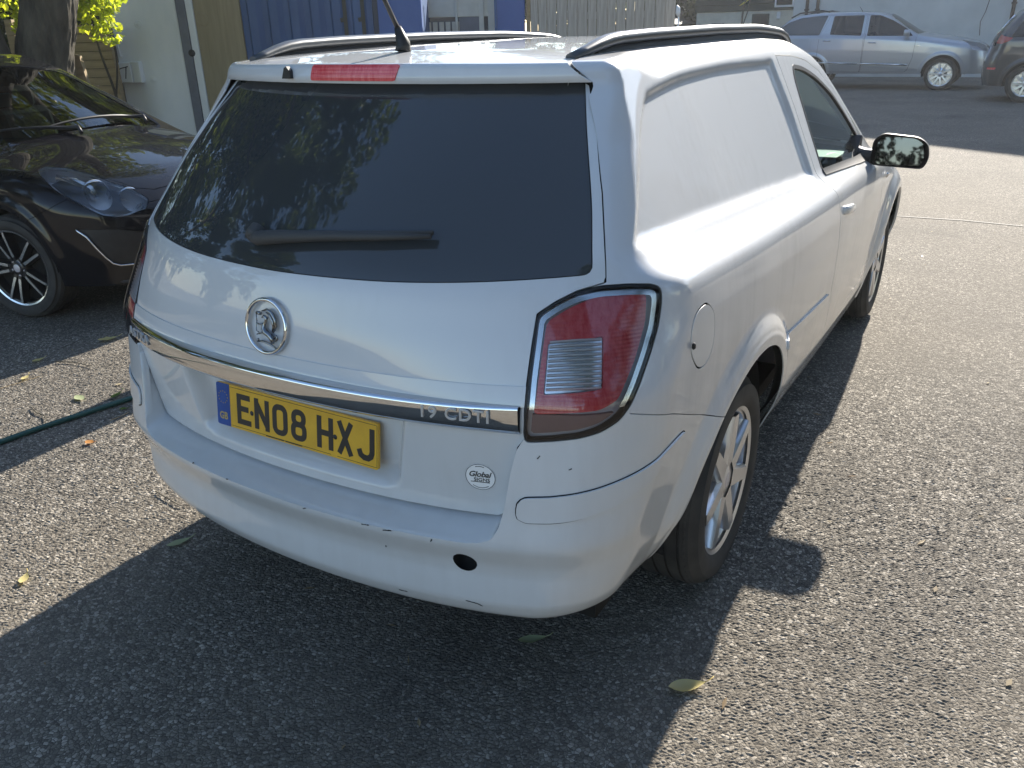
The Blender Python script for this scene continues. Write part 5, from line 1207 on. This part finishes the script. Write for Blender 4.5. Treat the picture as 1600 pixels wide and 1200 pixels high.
m = MB(); m.box((CX(-3.07),1.25,1.3),(4.0,2.3,2.56)); m.box((CX(-3.07),.06,2.53),(4.06,.14,.14)); m.box((CX(-3.07),.06,.07),(4.06,.14,.14)); m.obj('container_box', M['cont_blue'], cont)
M['stencil'] = principled('faded_stencil_paint', (.028,.030,.022), .6)
for s,ch,z in ((-2.02,'J',1.865),(-1.79,'J',1.865),(-2.02,'1',1.615),(-1.79,'1',1.615)):
    text_mesh(ch, .33, .001, M['stencil'], cont, Matrix.Translation((CX(s),.008,z)) @ Matrix.Rotation(math.radians(90),4,'X'), 'stencil_figure', 0, .95, 1, 0, .010)
# slatted screen in the gap
gp = row(-.75,13.0); scr = empty('timber_screen', gp, ROW_A); tag(scr, 'cream slatted timber screen seen in the gap between the two blue containers', 'screen')
for k in range(9):
    m = MB(); x = -.42+.093*k; m.box((x,.0,.86),(.068,.03,1.62),None,.004); m.obj('slat', M['cream'], scr)
m = MB(); m.box((.10,-.02,1.86),(1.15,.06,.26),None,.006); m.obj('top_beam', M['cream'], scr)
m = MB(); m.box((.06,.10,1.2),(1.0,.03,1.3)); m.obj('backing_panel', M['post_grey'], scr)
for x,wd,mt in ((-.41,.045,'white_frame'),(.085,.035,'cream'),(.445,.07,'cream'),(.59,.10,'cream')):
    m = MB(); m.box((x,-.06,1.15),(wd,.06,2.3),None,.004); m.obj('post', M[mt], scr)
m = MB(); m.box((.265,-.03,1.1),(.29,.02,1.5)); m.obj('grey_panel', M['post_grey'], scr)
b2 = row(.10,12.6); bc = empty('container_end', b2, ROW_A); tag(bc, 'flat blue steel container end between the timber screen and the board fence', 'container')
m = MB(); m.box((0,.9,1.3),(.43,1.8,2.6),None,.01); m.obj('steel_box', M['flat_blue'], bc)
m = MB(); m.box((-.195,-.012,1.3),(.04,.03,2.6),None,.004); m.obj('door_edge', M['cont_blue'], bc)
# grey board fence
f0 = row(.33,12.6); fn = empty('board_fence', f0, ROW_A); tag(fn, 'weathered grey fence of upright boards behind the van roof', 'fence')
m = MB(); m.box((.033,.02,1.15),(.055,.07,2.3),None,.004); m.obj('fence_post', M['wood_tan'], fn)
m = MB(); m.box((.115,.01,1.15),(.10,.06,2.3),None,.004); m.obj('fence_post', M['wood_grey'], fn)
x = .17; k = 0
fb_me = []
for wd in (.118,.132,.145): 
    m = MB(); m.box((0,0,1.15),(wd,.022,2.3),None,.004); fb_me.append((wd, m.mesh('board', M['wood_grey'])))
while x < 2.02:
    wd, me = fb_me[(k*7+k//3)%3]; o = link('board', me, fn); o.location = (x+wd/2, .012+.010*((k*5)%3), -.03*((k*3)%4)); x += wd+.006; k += 1
for z in (.5,1.7):
    m = MB(); m.box((1.1,.05,z),(1.9,.04,.09)); m.obj('rail', M['wood_grey'], fn)
m = MB(); m.tube([(0,0,0),(0,0,1.66)], .012, 6); m.tube([(0,0,1.66),(-.01,0,1.70),(-.012,0,1.76),(-.03,0,1.80)], [.02,.035,.032,.01], 8); sp_ = m.obj('cane', M['white_frame'], None, row(2.44,12.4)); tag(sp_, 'thin white capped cane standing at the right end of the board fence', 'cane')
# horizontal board fence behind the tree
w0 = row(-5.6,11.0); hf = empty('timber_fence', w0, ROW_A); tag(hf, 'tan fence of horizontal timber boards between tree and container', 'fence')
m = MB(); m.box((0,0,0),(1.25,.03,.096),None,.004); hb_ = m.mesh('board', M['wood_tan'])
for k in range(17):
    o = link('board', hb_, hf); o.location = (.12, .006*((k*3)%3), .06+.1005*k); o.rotation_euler = (0,0,0)
for x in (-.47,.70):
    m = MB(); m.box((x,.06,.9),(.09,.09,1.8),None,.004); m.obj('fence_post', M['wood_tan'], hf)
m = MB(); m.prism([(-.055,0),(.055,0),(.05,1.40),(.0,1.42),(-.05,1.40)], -.03,.03, Matrix.Rotation(math.radians(90),4,'X') @ Matrix.Rotation(math.radians(0),4,'Z')); st_ = m.obj('timber_stake', M['wood_tan'], None, row(-4.33,9.25), ROW_A); st_.rotation_euler = (0,math.radians(-6),ROW_A); tag(st_, 'cut timber stake leaning beside the tree trunk', 'stake')
# ---------------------------------------------------------------- trees
def leaf_cloud(name, centres, radii, n, size, mat, parent, rng, squash=.8, drop=.15, loc=None):
    centres = np.asarray(centres,float); radii = np.asarray(radii,float); w = radii**2; w /= w.sum()
    ci = rng.choice(len(centres), n, p=w); d = rng.normal(size=(n,3)); d /= np.linalg.norm(d,axis=1,keepdims=True)
    r = radii[ci]*(.35+.65*rng.random(n)**.5); P = centres[ci] + d*r[:,None]*np.array([1,1,squash])
    a = rng.normal(size=(n,3)); a[:,2] -= drop*2; a /= np.linalg.norm(a,axis=1,keepdims=True)
    b = np.cross(a, rng.normal(size=(n,3))*np.array([.6,.6,1.3])); b /= np.linalg.norm(b,axis=1,keepdims=True)
    c = np.cross(a,b); L = size*(.6+.8*rng.random(n))[:,None]; W = L*.42
    V = np.stack([P-a*L*.5, P+b*W*.9+c*W*.25-a*L*.05, P+a*L*.5, P-b*W*.9+c*W*.25-a*L*.05],1).reshape(-1,3)
    i = np.arange(n)*4; F = np.stack([i,i+1,i+2,i+3],1)
    return link(name, mesh_np(name, V, F, mat, None, False), parent)
def limb(m, pts, r0, r1, seg=10, wob=0.0, rng=None):
    pts = [Vector(p) for p in pts]; n = 24; out = []; rs = []
    for k in range(n+1):
        t = k/n*(len(pts)-1); i = min(int(t), len(pts)-2); u = t-i
        p0 = pts[max(i-1,0)]; p1 = pts[i]; p2 = pts[i+1]; p3 = pts[min(i+2,len(pts)-1)]
        p = .5*((2*p1)+(p2-p0)*u+(2*p0-5*p1+4*p2-p3)*u*u+(3*p1-p0-3*p2+p3)*u**3)
        out.append(p); f = k/n; rr_ = r0+(r1-r0)*f; rs.append(rr_*(1+wob*math.sin(k*2.3)))
    m.tube(out, rs, seg)
def rough_trunk(name, mat, parent, pts, r0, r1, seed=1):
    rng = np.random.default_rng(seed); n = 110; seg = 120; pts = [Vector(p) for p in pts]; vs_ = []
    ph = rng.random(12)*6.28
    for k in range(n+1):
        t = k/n*(len(pts)-1); i = min(int(t), len(pts)-2); u = t-i; p = pts[i].lerp(pts[i+1],u); f = k/n
        r = r0*(1-f)+r1*f; r += r0*.35*max(0,1-f*9)**2
        for j in range(seg):
            a = 2*math.pi*j/seg
            rid = .075*abs(math.sin(a*8+ph[0]+.9*math.sin(f*26+ph[1])+.35*math.sin(f*70+a*5)))**.7 + .045*abs(math.sin(a*15+ph[2]+1.3*math.sin(f*34+2*a))) + .05*math.sin(a*3+ph[3]+f*3) + .02*math.sin(f*60+a*4)
            vs_.append((p.x+math.cos(a)*r*(1+rid), p.y+math.sin(a)*r*(1+rid), p.z))
    m = MB(); m.add(vs_, [(k*seg+j,k*seg+(j+1)%seg,(k+1)*seg+(j+1)%seg,(k+1)*seg+j) for k in range(n) for j in range(seg)], True)
    return m.obj(name, mat, parent)
R1 = np.random.default_rng(21)
tl = row(-4.46,9.0); tree = empty('roadside_tree', (tl.x,tl.y,0)); tag(tree, 'rough-barked tree trunk behind the black hatchback, its limbs spreading overhead', 'tree')
tr = rough_trunk('trunk', M['bark'], tree, [(RU.x*q,RU.y*q,z) for q,z in ((-.50,-.05),(-.42,.5),(-.30,1.0),(-.20,1.4),(-.04,1.86),(.05,2.4),(.0,3.0),(-.10,3.6))], .275, .21)
m = MB()
limb(m, [(-.1,-.05,3.4),(.5,-1.0,5.0),(1.2,-2.4,6.0),(2.2,-4.2,6.5)], .16,.04); m.obj('limb', M['bark'], tree)
for pts,a,b in (([(-.1,-.05,3.3),(-.9,-.6,4.8),(-1.6,-2.0,6.2),(-1.8,-4.5,7.2)],.16,.04),([(-.1,0,3.5),(.1,.5,5),(.6,.6,7),(.3,.2,8.6)],.15,.04),([(.6,-1.1,5.1),(.2,-2.4,6.2),(-.2,-3.8,6.6),(-.3,-5.6,6.9)],.09,.025),([(1.2,-2.4,6.0),(2.4,-2.4,6.6),(3.4,-2.9,6.8)],.07,.02),([(-.9,-.6,4.8),(-2.2,.2,6),(-3,.4,7)],.09,.03),([(1.0,-2.0,5.8),(1.5,-3.6,5.6),(1.6,-5.4,5.2)],.06,.02),([(-1.5,-1.8,6.0),(-.9,-3.6,6.0),(-.5,-5.8,5.8)],.07,.02)):
    m = MB(); limb(m, pts, a, b); m.obj('limb', M['bark'], tree)
cc = []; 
for (x,y,z,r) in ((.6,-1.4,6.2,1.3),(1.8,-2.8,6.9,1.3),(2.4,-4.2,6.6,1.1),(-1.4,-2.2,6.8,1.4),(-1.8,-4.4,7.4,1.4),(.2,-3.4,7.0,1.3),(-.3,-5.4,7.2,1.3),(1.6,-5.3,5.9,1.0),(.4,.4,8,1.6),(-2.8,.3,7.1,1.3),(3.3,-2.9,7.0,.9),(-.6,-5.9,6.2,1.0),(2.3,-5.8,7.0,1.1),(-3.2,-3.4,6.4,1.3),(-3.0,-6.0,6.2,1.2),(.5,-7.2,6.6,1.2)): 
    for _ in range(4): cc.append((x+R1.normal()*r*.5,y+R1.normal()*r*.5,z+R1.normal()*r*.35,r*.55))
cc = np.array(cc); leaf_cloud('crown', cc[:,:3], cc[:,3], 26000, .13, M['leaf'], tree, R1)
# second stem at the frame's left edge
t2 = row(-4.98,8.6); tr2 = empty('leaning_tree', (t2.x,t2.y,0)); tag(tr2, 'second dark trunk at the left edge, leaning away from the main tree', 'tree')
rough_trunk('trunk', M['bark'], tr2, [(.06,.0,-.05),(.02,0,.8),(-.04,-.05,1.5),(-.3,-.1,2.6),(-.9,-.1,4.2)], .25, .16, 5)
cc = np.array([(-1.1+R1.normal()*.9,-.6+R1.normal()*1.3,5.8+R1.normal()*.8,.9) for _ in range(14)]); leaf_cloud('crown', cc[:,:3], cc[:,3], 7000, .13, M['leaf'], tr2, R1)
m = MB(); limb(m, [(-.9,-.1,4.0),(-1.0,-.4,5),(-1.2,-1.2,6.2)], .13,.03); m.obj('limb', M['bark'], tr2)
# sunlit lime bush behind the trunk, above the timber fence
for (s,d,lab,cs) in ((-4.40,9.6,'sunlit lime green bush hanging between trunk and white door',((.0,.0,1.82,.26),(.12,.05,1.62,.17),(-.12,0,2.0,.30),(.05,0,2.2,.34),(.16,0,1.98,.25),(-.25,0,2.3,.30))),(-5.02,9.7,'sunlit lime green bush between the two tree trunks',((-.05,.0,1.70,.22),(.12,.05,1.86,.26),(-.2,0,2.05,.32),(.1,0,2.25,.35),(.17,.0,1.62,.14)))):
    p0 = row(s,d); bu = empty('bush', (p0.x,p0.y,0), ROW_A); tag(bu, lab, 'bush', 'sunlit bushes by the tree')
    m = MB(); limb(m, [(0,.25,0),(.02,.2,.9),(0,.05,1.5),(.02,0,2.2)], .022,.006, 6); limb(m, [(0,.2,.9),(.15,.1,1.4),(.1,.05,2.0)], .014,.004, 6); m.obj('stem', M['bark'], bu)
    cs = np.array(cs); leaf_cloud('foliage', cs[:,:3], cs[:,3], 1500, .075, M['leaf_lime'], bu, R1, .9)
# wood behind the fence, and yard trees: mirrored ones left, added sky blockers right
def tree_at(name, label, x, y, h, r, n, size, mat, group, seed, cr0=.35):
    rng = np.random.default_rng(seed); t = empty(name, (x,y,0)); tag(t, label, 'tree', group)
    m = MB(); limb(m, [(0,0,-.1),(.1,.05,h*.25),(-.1,.1,h*.5),(.05,0,h*.85)], .16+.012*h, .03); m.obj('trunk', M['bark'], t)
    for k in range(5):
        a = k*1.3+seed; m = MB(); z0 = h*(.28+.09*k); limb(m, [(0,.05,z0),(r*.4*math.cos(a),r*.4*math.sin(a),z0+h*.10),(r*.8*math.cos(a),r*.8*math.sin(a),z0+h*.14)], .07,.015, 7); m.obj('limb', M['bark'], t)
    cc = []
    for k in range(34):
        f = rng.random(); rad = r*(.35+.65*math.sin(math.pi*min(1,.15+.8*f)))*rng.random()**.5; a = rng.random()*6.28
        cc.append((rad*math.cos(a), rad*math.sin(a), h*(cr0+(1-cr0)*f), r*(.22+.16*rng.random())))
    cc = np.array(cc); leaf_cloud('crown', cc[:,:3], cc[:,3], n, size, mat, t, rng); return t
for k,(x,y,h,r,mt,lab) in enumerate(((-12.6,25.5,9,2.6,'leaf_dark','dark tree behind the right end of the board fence, nearest of the three'),(-10.2,29.5,10,2.7,'leaf_dark','dark tree standing left of the green boarded house'),(-14.8,30.0,11,3.0,'leaf','paler tree behind the dark pair beyond the board fence'))):
    tree_at('woodland_tree', lab, x, y, h, r, 9000, .24, M[mt], 'trees beyond the board fence', 31+k, .06)
for k,(x,y,h,r) in enumerate(((-11.5,-7.0,10,3.2),(-12.5,-1.5,12,3.8))):
    tree_at('unseen_tree', ('leafy tree standing behind the photographer, left of the yard','leafy tree standing far left of the black hatchback')[k], x, y, h, r, 10000, .26, M['leaf'], 'trees round the yard', 51+k, .12)
for k,(x,y,h,r,n_) in enumerate(((-13.5,7.0,9,2.8,'leaf'),(-17.5,3.0,11,3.2,'leaf_dark'),(-18.0,10.5,12,3.4,'leaf'),(-14.5,13.5,10,3.0,'leaf_dark'),(-21.5,6.5,13,3.6,'leaf'))):
    tree_at('woodland_tree', ('leafy tree just beyond the timber fence, nearest the black hatchback','dark tree far left beyond the black hatchback','tall leafy tree behind the blue container','dark tree rising behind the blue container','tallest tree at the back of the wood on the left')[k], x, y, h, r+.4, 9000, .26, M[n_], 'wood on the left', 71+k, .10)
for k,(x,y,h,r,lab) in enumerate(((8.8,-11.0,9,3.4,'unseen dark tree added behind at right to darken the door mirror'),(9.0,-5.0,12,3.6,'unseen dark tree added at near right to block sky light'),(9.5,1.5,12,3.8,'unseen dark tree added level with the white van to block sky light'),(10.5,8.5,12,3.6,'unseen dark tree added right beyond the white van to block sky light'),(9.5,15.0,14,3.6,'unseen tall dark tree added to block bright sky, nearer than the rendered building'),(15.0,12.0,15,4.0,'unseen tallest dark tree added far right to block bright sky'))):
    tree_at('unseen_tree', lab, x, y, h, r, 26000, .16, M['leaf_dark'], 'trees round the yard', 81+k, .05)  # unseen trees added to block sky light and darken the door mirror
hb = empty('flowering_shrub', (-10.9,26.2,0)); tag(hb, 'yellowish shrub low in front of the dark trees', 'shrub')
cs = np.array([(0,0,1.25,.45),(.3,.1,1.0,.4),(-.3,0,.9,.45),(0,0,.4,.6)]); leaf_cloud('foliage', cs[:,:3], cs[:,3], 1500, .10, M['leaf_lime'], hb, R1)
cs = np.array([(x_,0,.75+.15*math.sin(x_*3),.45) for x_ in np.linspace(-3.6,2.2,16)]); hd = leaf_cloud('hedge', cs[:,:3]+np.array([-11.4,25.2,0]), cs[:,3], 5000, .11, M['leaf'], None, R1); tag(hd, 'low green hedge under the trees beyond the board fence', 'hedge')
hp = np.array([(-12.2+R1.normal()*.4, y_, .5+R1.random()*1.6, .75) for y_ in np.linspace(-.5,10.5,46)]); h2 = leaf_cloud('hedge', hp[:,:3], hp[:,3], 12000, .12, M['leaf_dark'], None, R1); tag(h2, 'dark hedge added beyond the black hatchback to darken its bonnet reflection', 'hedge')  # hedge added only for what the black bonnet mirrors
m = MB(); m.tube([(-11.35,24.0,.2),(-12.55,24.0,3.6)], .025, 6); gw = m.obj('leaning_pole', M['wood_grey'], None); tag(gw, 'thin pale pole leaning in front of the dark trees', 'pole')
# yellow-leaved plant in front of the house
yp = empty('yellow_plant', (-6.35,24.4,0)); tag(yp, 'plant with one big yellow leaf on a dark forked stem before the green house', 'plant')
m = MB(); m.tube([(0,0,0),(.0,0,1.3),(.02,0,1.95),(.10,0,2.28)], [.035,.03,.03,.02], 8); m.tube([(0,0,1.35),(.16,0,1.9),(.22,0,2.25)], .02, 6); m.obj('stem', M['bark'], yp)
m = MB(); m.add([(-.12,0,2.04),(.02,.05,2.16),(.24,.05,2.30),(.46,0,2.36),(.22,-.05,2.22),(.02,-.05,2.08)],[(0,1,5),(1,2,4,5),(2,3,4)]); m.obj('leaf', M['leaf_yellow'], yp)
# ---------------------------------------------------------------- buildings
wl = empty('rendered_building', (0,26,0)); tag(wl, 'pale rendered gable wall with brown downpipes behind the silver people carrier', 'building')
m = MB(); m.prism([(-5.24,0),(15.5,0),(15.5,6.4),(5.2,9.95),(-5.24,6.45)], 0, -9, Matrix.Rotation(math.radians(90),4,'X')); m.obj('wall', M['render'], wl)
for a,b in (((-5.6,6.30),(5.2,9.99)),((15.9,6.24),(5.2,9.99))):
    dx,dz = b[0]-a[0], b[1]-a[1]; m = MB(); m.add([(a[0],-.2,a[1]),(b[0],-.2,b[1]),(b[0],9.2,b[1]),(a[0],9.2,a[1]),(a[0],-.2,a[1]+.14),(b[0],-.2,b[1]+.14),(b[0],9.2,b[1]+.14),(a[0],9.2,a[1]+.14)],[(0,1,2,3),(4,5,6,7),(0,1,5,4),(1,2,6,5),(2,3,7,6),(3,0,4,7)]); m.obj('roof', M['slate'], wl)
for x in (-4.83,-4.52,.64):
    m = MB(); m.tube([(x,-.06,0),(x,-.06,6.5)], .048, 10)
    for z in (1.9,3.8): m.box((x,-.05,z),(.14,.09,.05),None,.01)
    m.obj('downpipe', M['pipe'], wl)
m = MB(); m.tube([(.10,-.006,3.4),(.14,-.006,2.6),(.06,-.006,2.2),(-.02,-.006,1.7),(-.10,-.006,1.45),(-.06,-.006,1.1)], .010, 5); m.obj('render_crack', M['pipe'], wl)
m = MB(); m.box((1.6,-.01,.55),(.9,.03,1.1)); m.obj('grey_patch', M['post_grey'], wl)
gh = empty('green_house', (-7.1,27.6,0)); tag(gh, 'dark green boarded house with cream ground floor and white window', 'house')
m = MB(); m.box((-.05,2.0,.97),(3.4,4.0,1.94)); m.obj('ground_floor', M['cream'], gh)
for k in range(16):
    m = MB(); m.box((-.05,1.97-.0,2.04+.2*k),(3.5,4.06,.188),None,.01); m.obj('weatherboard', M['dark_green'], gh)
m = MB(); m.prism([(-1.95,5.2),(1.85,5.2),(-.05,6.8)], .3, -4.3, Matrix.Rotation(math.radians(90),4,'X')); m.obj('roof', M['slate'], gh)
m = MB(); m.box((1.2,-.06,2.55),(.62,.10,1.05),None,.01); wf = m.obj('window', M['white_frame'], gh)
m = MB(); m.box((1.2,-.115,2.55),(.50,.01,.93)); m.obj('pane', M['glass_dark'], wf)
m = MB(); m.box((-.98,-.02,.80),(.42,.06,1.60),None,.01); dr_ = m.obj('door', M['post_grey'], gh)
m = MB(); m.box((.45,-.02,1.1),(.56,.06,1.50),None,.01); wf = m.obj('window', M['dark_green'], gh)
for x in (.33,.57): 
    m = MB(); m.box((x,-.055,1.1),(.20,.01,1.36)); m.obj('pane', M['glass_dark'], wf)
m = MB(); m.box((-.1,-.03,1.1),(.5,.05,.8),None,.01); m.obj('notice_panel', M['wood_grey'], gh)
m = MB(); m.box((1.05,-.06,1.78),(.12,.10,.22),None,.02); m.obj('lantern', M['white_frame'], gh)
sh = empty('dark_shed', (-10.2,27.0,0)); tag(sh, 'small dark shed between the trees and the green house', 'shed')
m = MB(); m.box((0,1,.8),(1.5,2,1.6)); m.obj('wall', M['dark_green'], sh); m = MB(); m.prism([(-.9,1.6),(.9,1.6),(0,2.0)], .2,-2.2, Matrix.Rotation(math.radians(90),4,'X')); m.obj('roof', M['slate'], sh)
# unseen post added to cast the shadow band on the left
m = MB(); m.box((0,0,.58),(.24,.22,1.16),None,.01); m.box((0,0,1.19),(.28,.26,.06),None,.015); bo = m.obj('shadow_post', M['wood_tan'], None, (-1.97,1.05,0)); tag(bo, 'square timber bollard added unseen on the far side of the van to cast the shadow band', 'bollard')
# ---------------------------------------------------------------- small things on the tarmac
m = MB(); limb(m, [(-2.75,-2.6,.012),(-2.25,-1.5,.012),(-2.08,-.80,.012),(-2.03,-.45,.012),(-1.965,-.12,.012),(-1.90,.20,.012),(-1.80,.62,.012),(-1.86,.90,.014)], .0115,.0115, 10)
ho = m.obj('garden_hose', principled('green_hose', (.020,.075,.065), .4), None); tag(ho, 'dark green garden hose lying on the tarmac left of the van', 'hose')
def fallen_leaf(x, y, L, rz, mat, label, curl=.5, wide=.45, lob=0.0, tilt=0.0):
    m = MB(); n = 9; vs_ = []
    for k in range(n+1):
        t = k/n; wv = wide*L*math.sin(math.pi*t**.8)*(1+lob*math.sin(t*17)) + .002; z = .004+curl*L*(.28*(2*t-1)**2); e = curl*L*.22*math.sin(math.pi*t)
        vs_ += [((t-.5)*L,-wv/2,z+e),((t-.5)*L,0,z),((t-.5)*L,wv/2,z+e)]
    fs = [(k*3+j,(k+1)*3+j,(k+1)*3+j+1,k*3+j+1) for k in range(n) for j in range(2)]; m.add(vs_, fs, True)
    m.tube([(L*.5,0,.004+curl*L*.28),(L*.62,.01*L,.004+curl*L*.38),(L*.75,.06*L,.006+curl*L*.45)], .0012, 5)
    o = m.obj('fallen_leaf', mat, None, (x,y,.0), rz); o.rotation_euler = (tilt,0,rz); tag(o, label, 'leaf', 'leaves fallen on the tarmac'); return o
ly = leaf_mat('dry_yellow_leaf', (.50,.43,.20), (.58,.51,.26), .35); lg = leaf_mat('grey_green_leaf', (.30,.34,.20), (.34,.38,.23), .2); lo_ = leaf_mat('orange_leaf', (.42,.20,.07), (.48,.24,.09), .3); lgn = leaf_mat('green_fallen_leaf', (.10,.15,.04), (.13,.19,.05), .35)
fallen_leaf(-2.791,0.424,0.102,1.010,ly,'ragged yellow leaf near the edge of the black hatchback shadow',0.4,0.5,0.3)
fallen_leaf(-2.842,0.052,0.062,1.502,ly,'short pale yellow leaf further left on the sunlit strip',0.3,0.6,0.2)
fallen_leaf(-2.661,-0.124,0.055,2.055,ly,'small yellow leaf beside a long pale stem',0.4,0.5,0.2)
fallen_leaf(-2.179,-0.148,0.080,-0.170,lg,'small grey-green leaf in the narrow shadow band',0.3,0.5,0)
fallen_leaf(-2.051,-0.048,0.076,1.854,lgn,'green leaf against the van bumper, above the hose',0.4,0.35,0)
fallen_leaf(-1.893,-0.124,0.036,0.496,lgn,'dull green leaf by the hose where it passes behind the van',0.3,0.6,0.1)
fallen_leaf(-1.719,-0.406,0.043,0.139,lo_,'small orange leaf on the sunlit tarmac below the hose',0.5,0.7,0.2)
fallen_leaf(-1.041,-1.083,0.052,2.276,ly,'bright yellow leaf at the lower left on sunlit tarmac',0.5,0.5,0)
fallen_leaf(-0.779,-0.716,0.077,1.172,lg,'pale green leaf in the van shadow under the bumper',0.3,0.38,0.1)
fallen_leaf(0.896,-0.519,0.096,0.672,ly,'large curled yellow leaf on the shadow edge at lower right',0.4,0.42,0.0)
fallen_leaf(0.471,-0.556,0.079,0.702,lg,'dull olive leaf in the van shadow below the bumper',0.3,0.36,0.1)
def twig(pts, r, label, mat=None):
    m = MB(); limb(m, [(x,y,.004+r) for x,y in pts], r, r*.6, 6); o = m.obj('twig', mat or M['bark'], None); tag(o, label, 'twig', 'twigs on the tarmac')
twig([(-2.639,-0.263),(-2.625,-0.177),(-2.613,-0.081)],0.0022,'long pale stem with a yellow leaf at the left edge',M["wood_tan"])
twig([(-2.732,0.079),(-2.638,0.117),(-2.503,0.128)],0.003,'brown twig on the sunlit strip left of the van')
twig([(-2.288,-0.317),(-2.203,-0.341),(-2.139,-0.345),(-2.058,-0.389)],0.003,'curved dark twig crossing the edge of the shadow band')
twig([(-1.131,-0.535),(-1.050,-0.548),(-0.963,-0.559)],0.0024,'reddish brown twig just left of the van bumper')
twig([(-1.833,-0.234),(-1.828,-0.180),(-1.835,-0.139)],0.002,'pale straw lying beside the hose',M["wood_tan"])
twig([(-2.896,0.214),(-2.920,0.312),(-2.949,0.401)],0.002,'thin grey twig in the shadow of the black hatchback')

# specks of dry leaf and straw
rg = np.random.default_rng(12); m = MB()
for k in range(170):
    x, y = rg.uniform(-3.4,2.0), rg.uniform(-1.6,5.5); L = rg.uniform(.006,.022); a = rg.uniform(0,6.28); w_2 = L*rg.uniform(.10,.45); ca, sa = math.cos(a), math.sin(a)
    q = [(-L,0,.003),(0,-w_2,.005),(L,0,.004+.004*rg.random()),(0,w_2,.005)]
    m.add([(x+p[0]*ca-p[1]*sa, y+p[0]*sa+p[1]*ca, p[2]) for p in q], [(0,1,2,3)])
tag(m.obj('leaf_litter', leaf_mat('dry_litter', (.16,.10,.05), (.42,.36,.24), .2)), kind='stuff')
# ---------------------------------------------------------------- thin volume added to imitate the sun's glare
m = bpy.data.materials.new('glare_haze'); m.use_nodes = True; n = m.node_tree; n.nodes.clear()
pv = nd(n,'ShaderNodeVolumePrincipled'); pv.inputs['Color'].default_value = (.86,.90,.96,1); pv.inputs['Density'].default_value = .0012; pv.inputs['Anisotropy'].default_value = .55
o_ = nd(n,'ShaderNodeOutputMaterial'); lk(n, pv.outputs[0], o_.inputs['Volume'])
hz = MB(); hz.box((0,8,6.0),(80,70,14.0)); tag(hz.obj('glare_haze', m), kind='stuff')
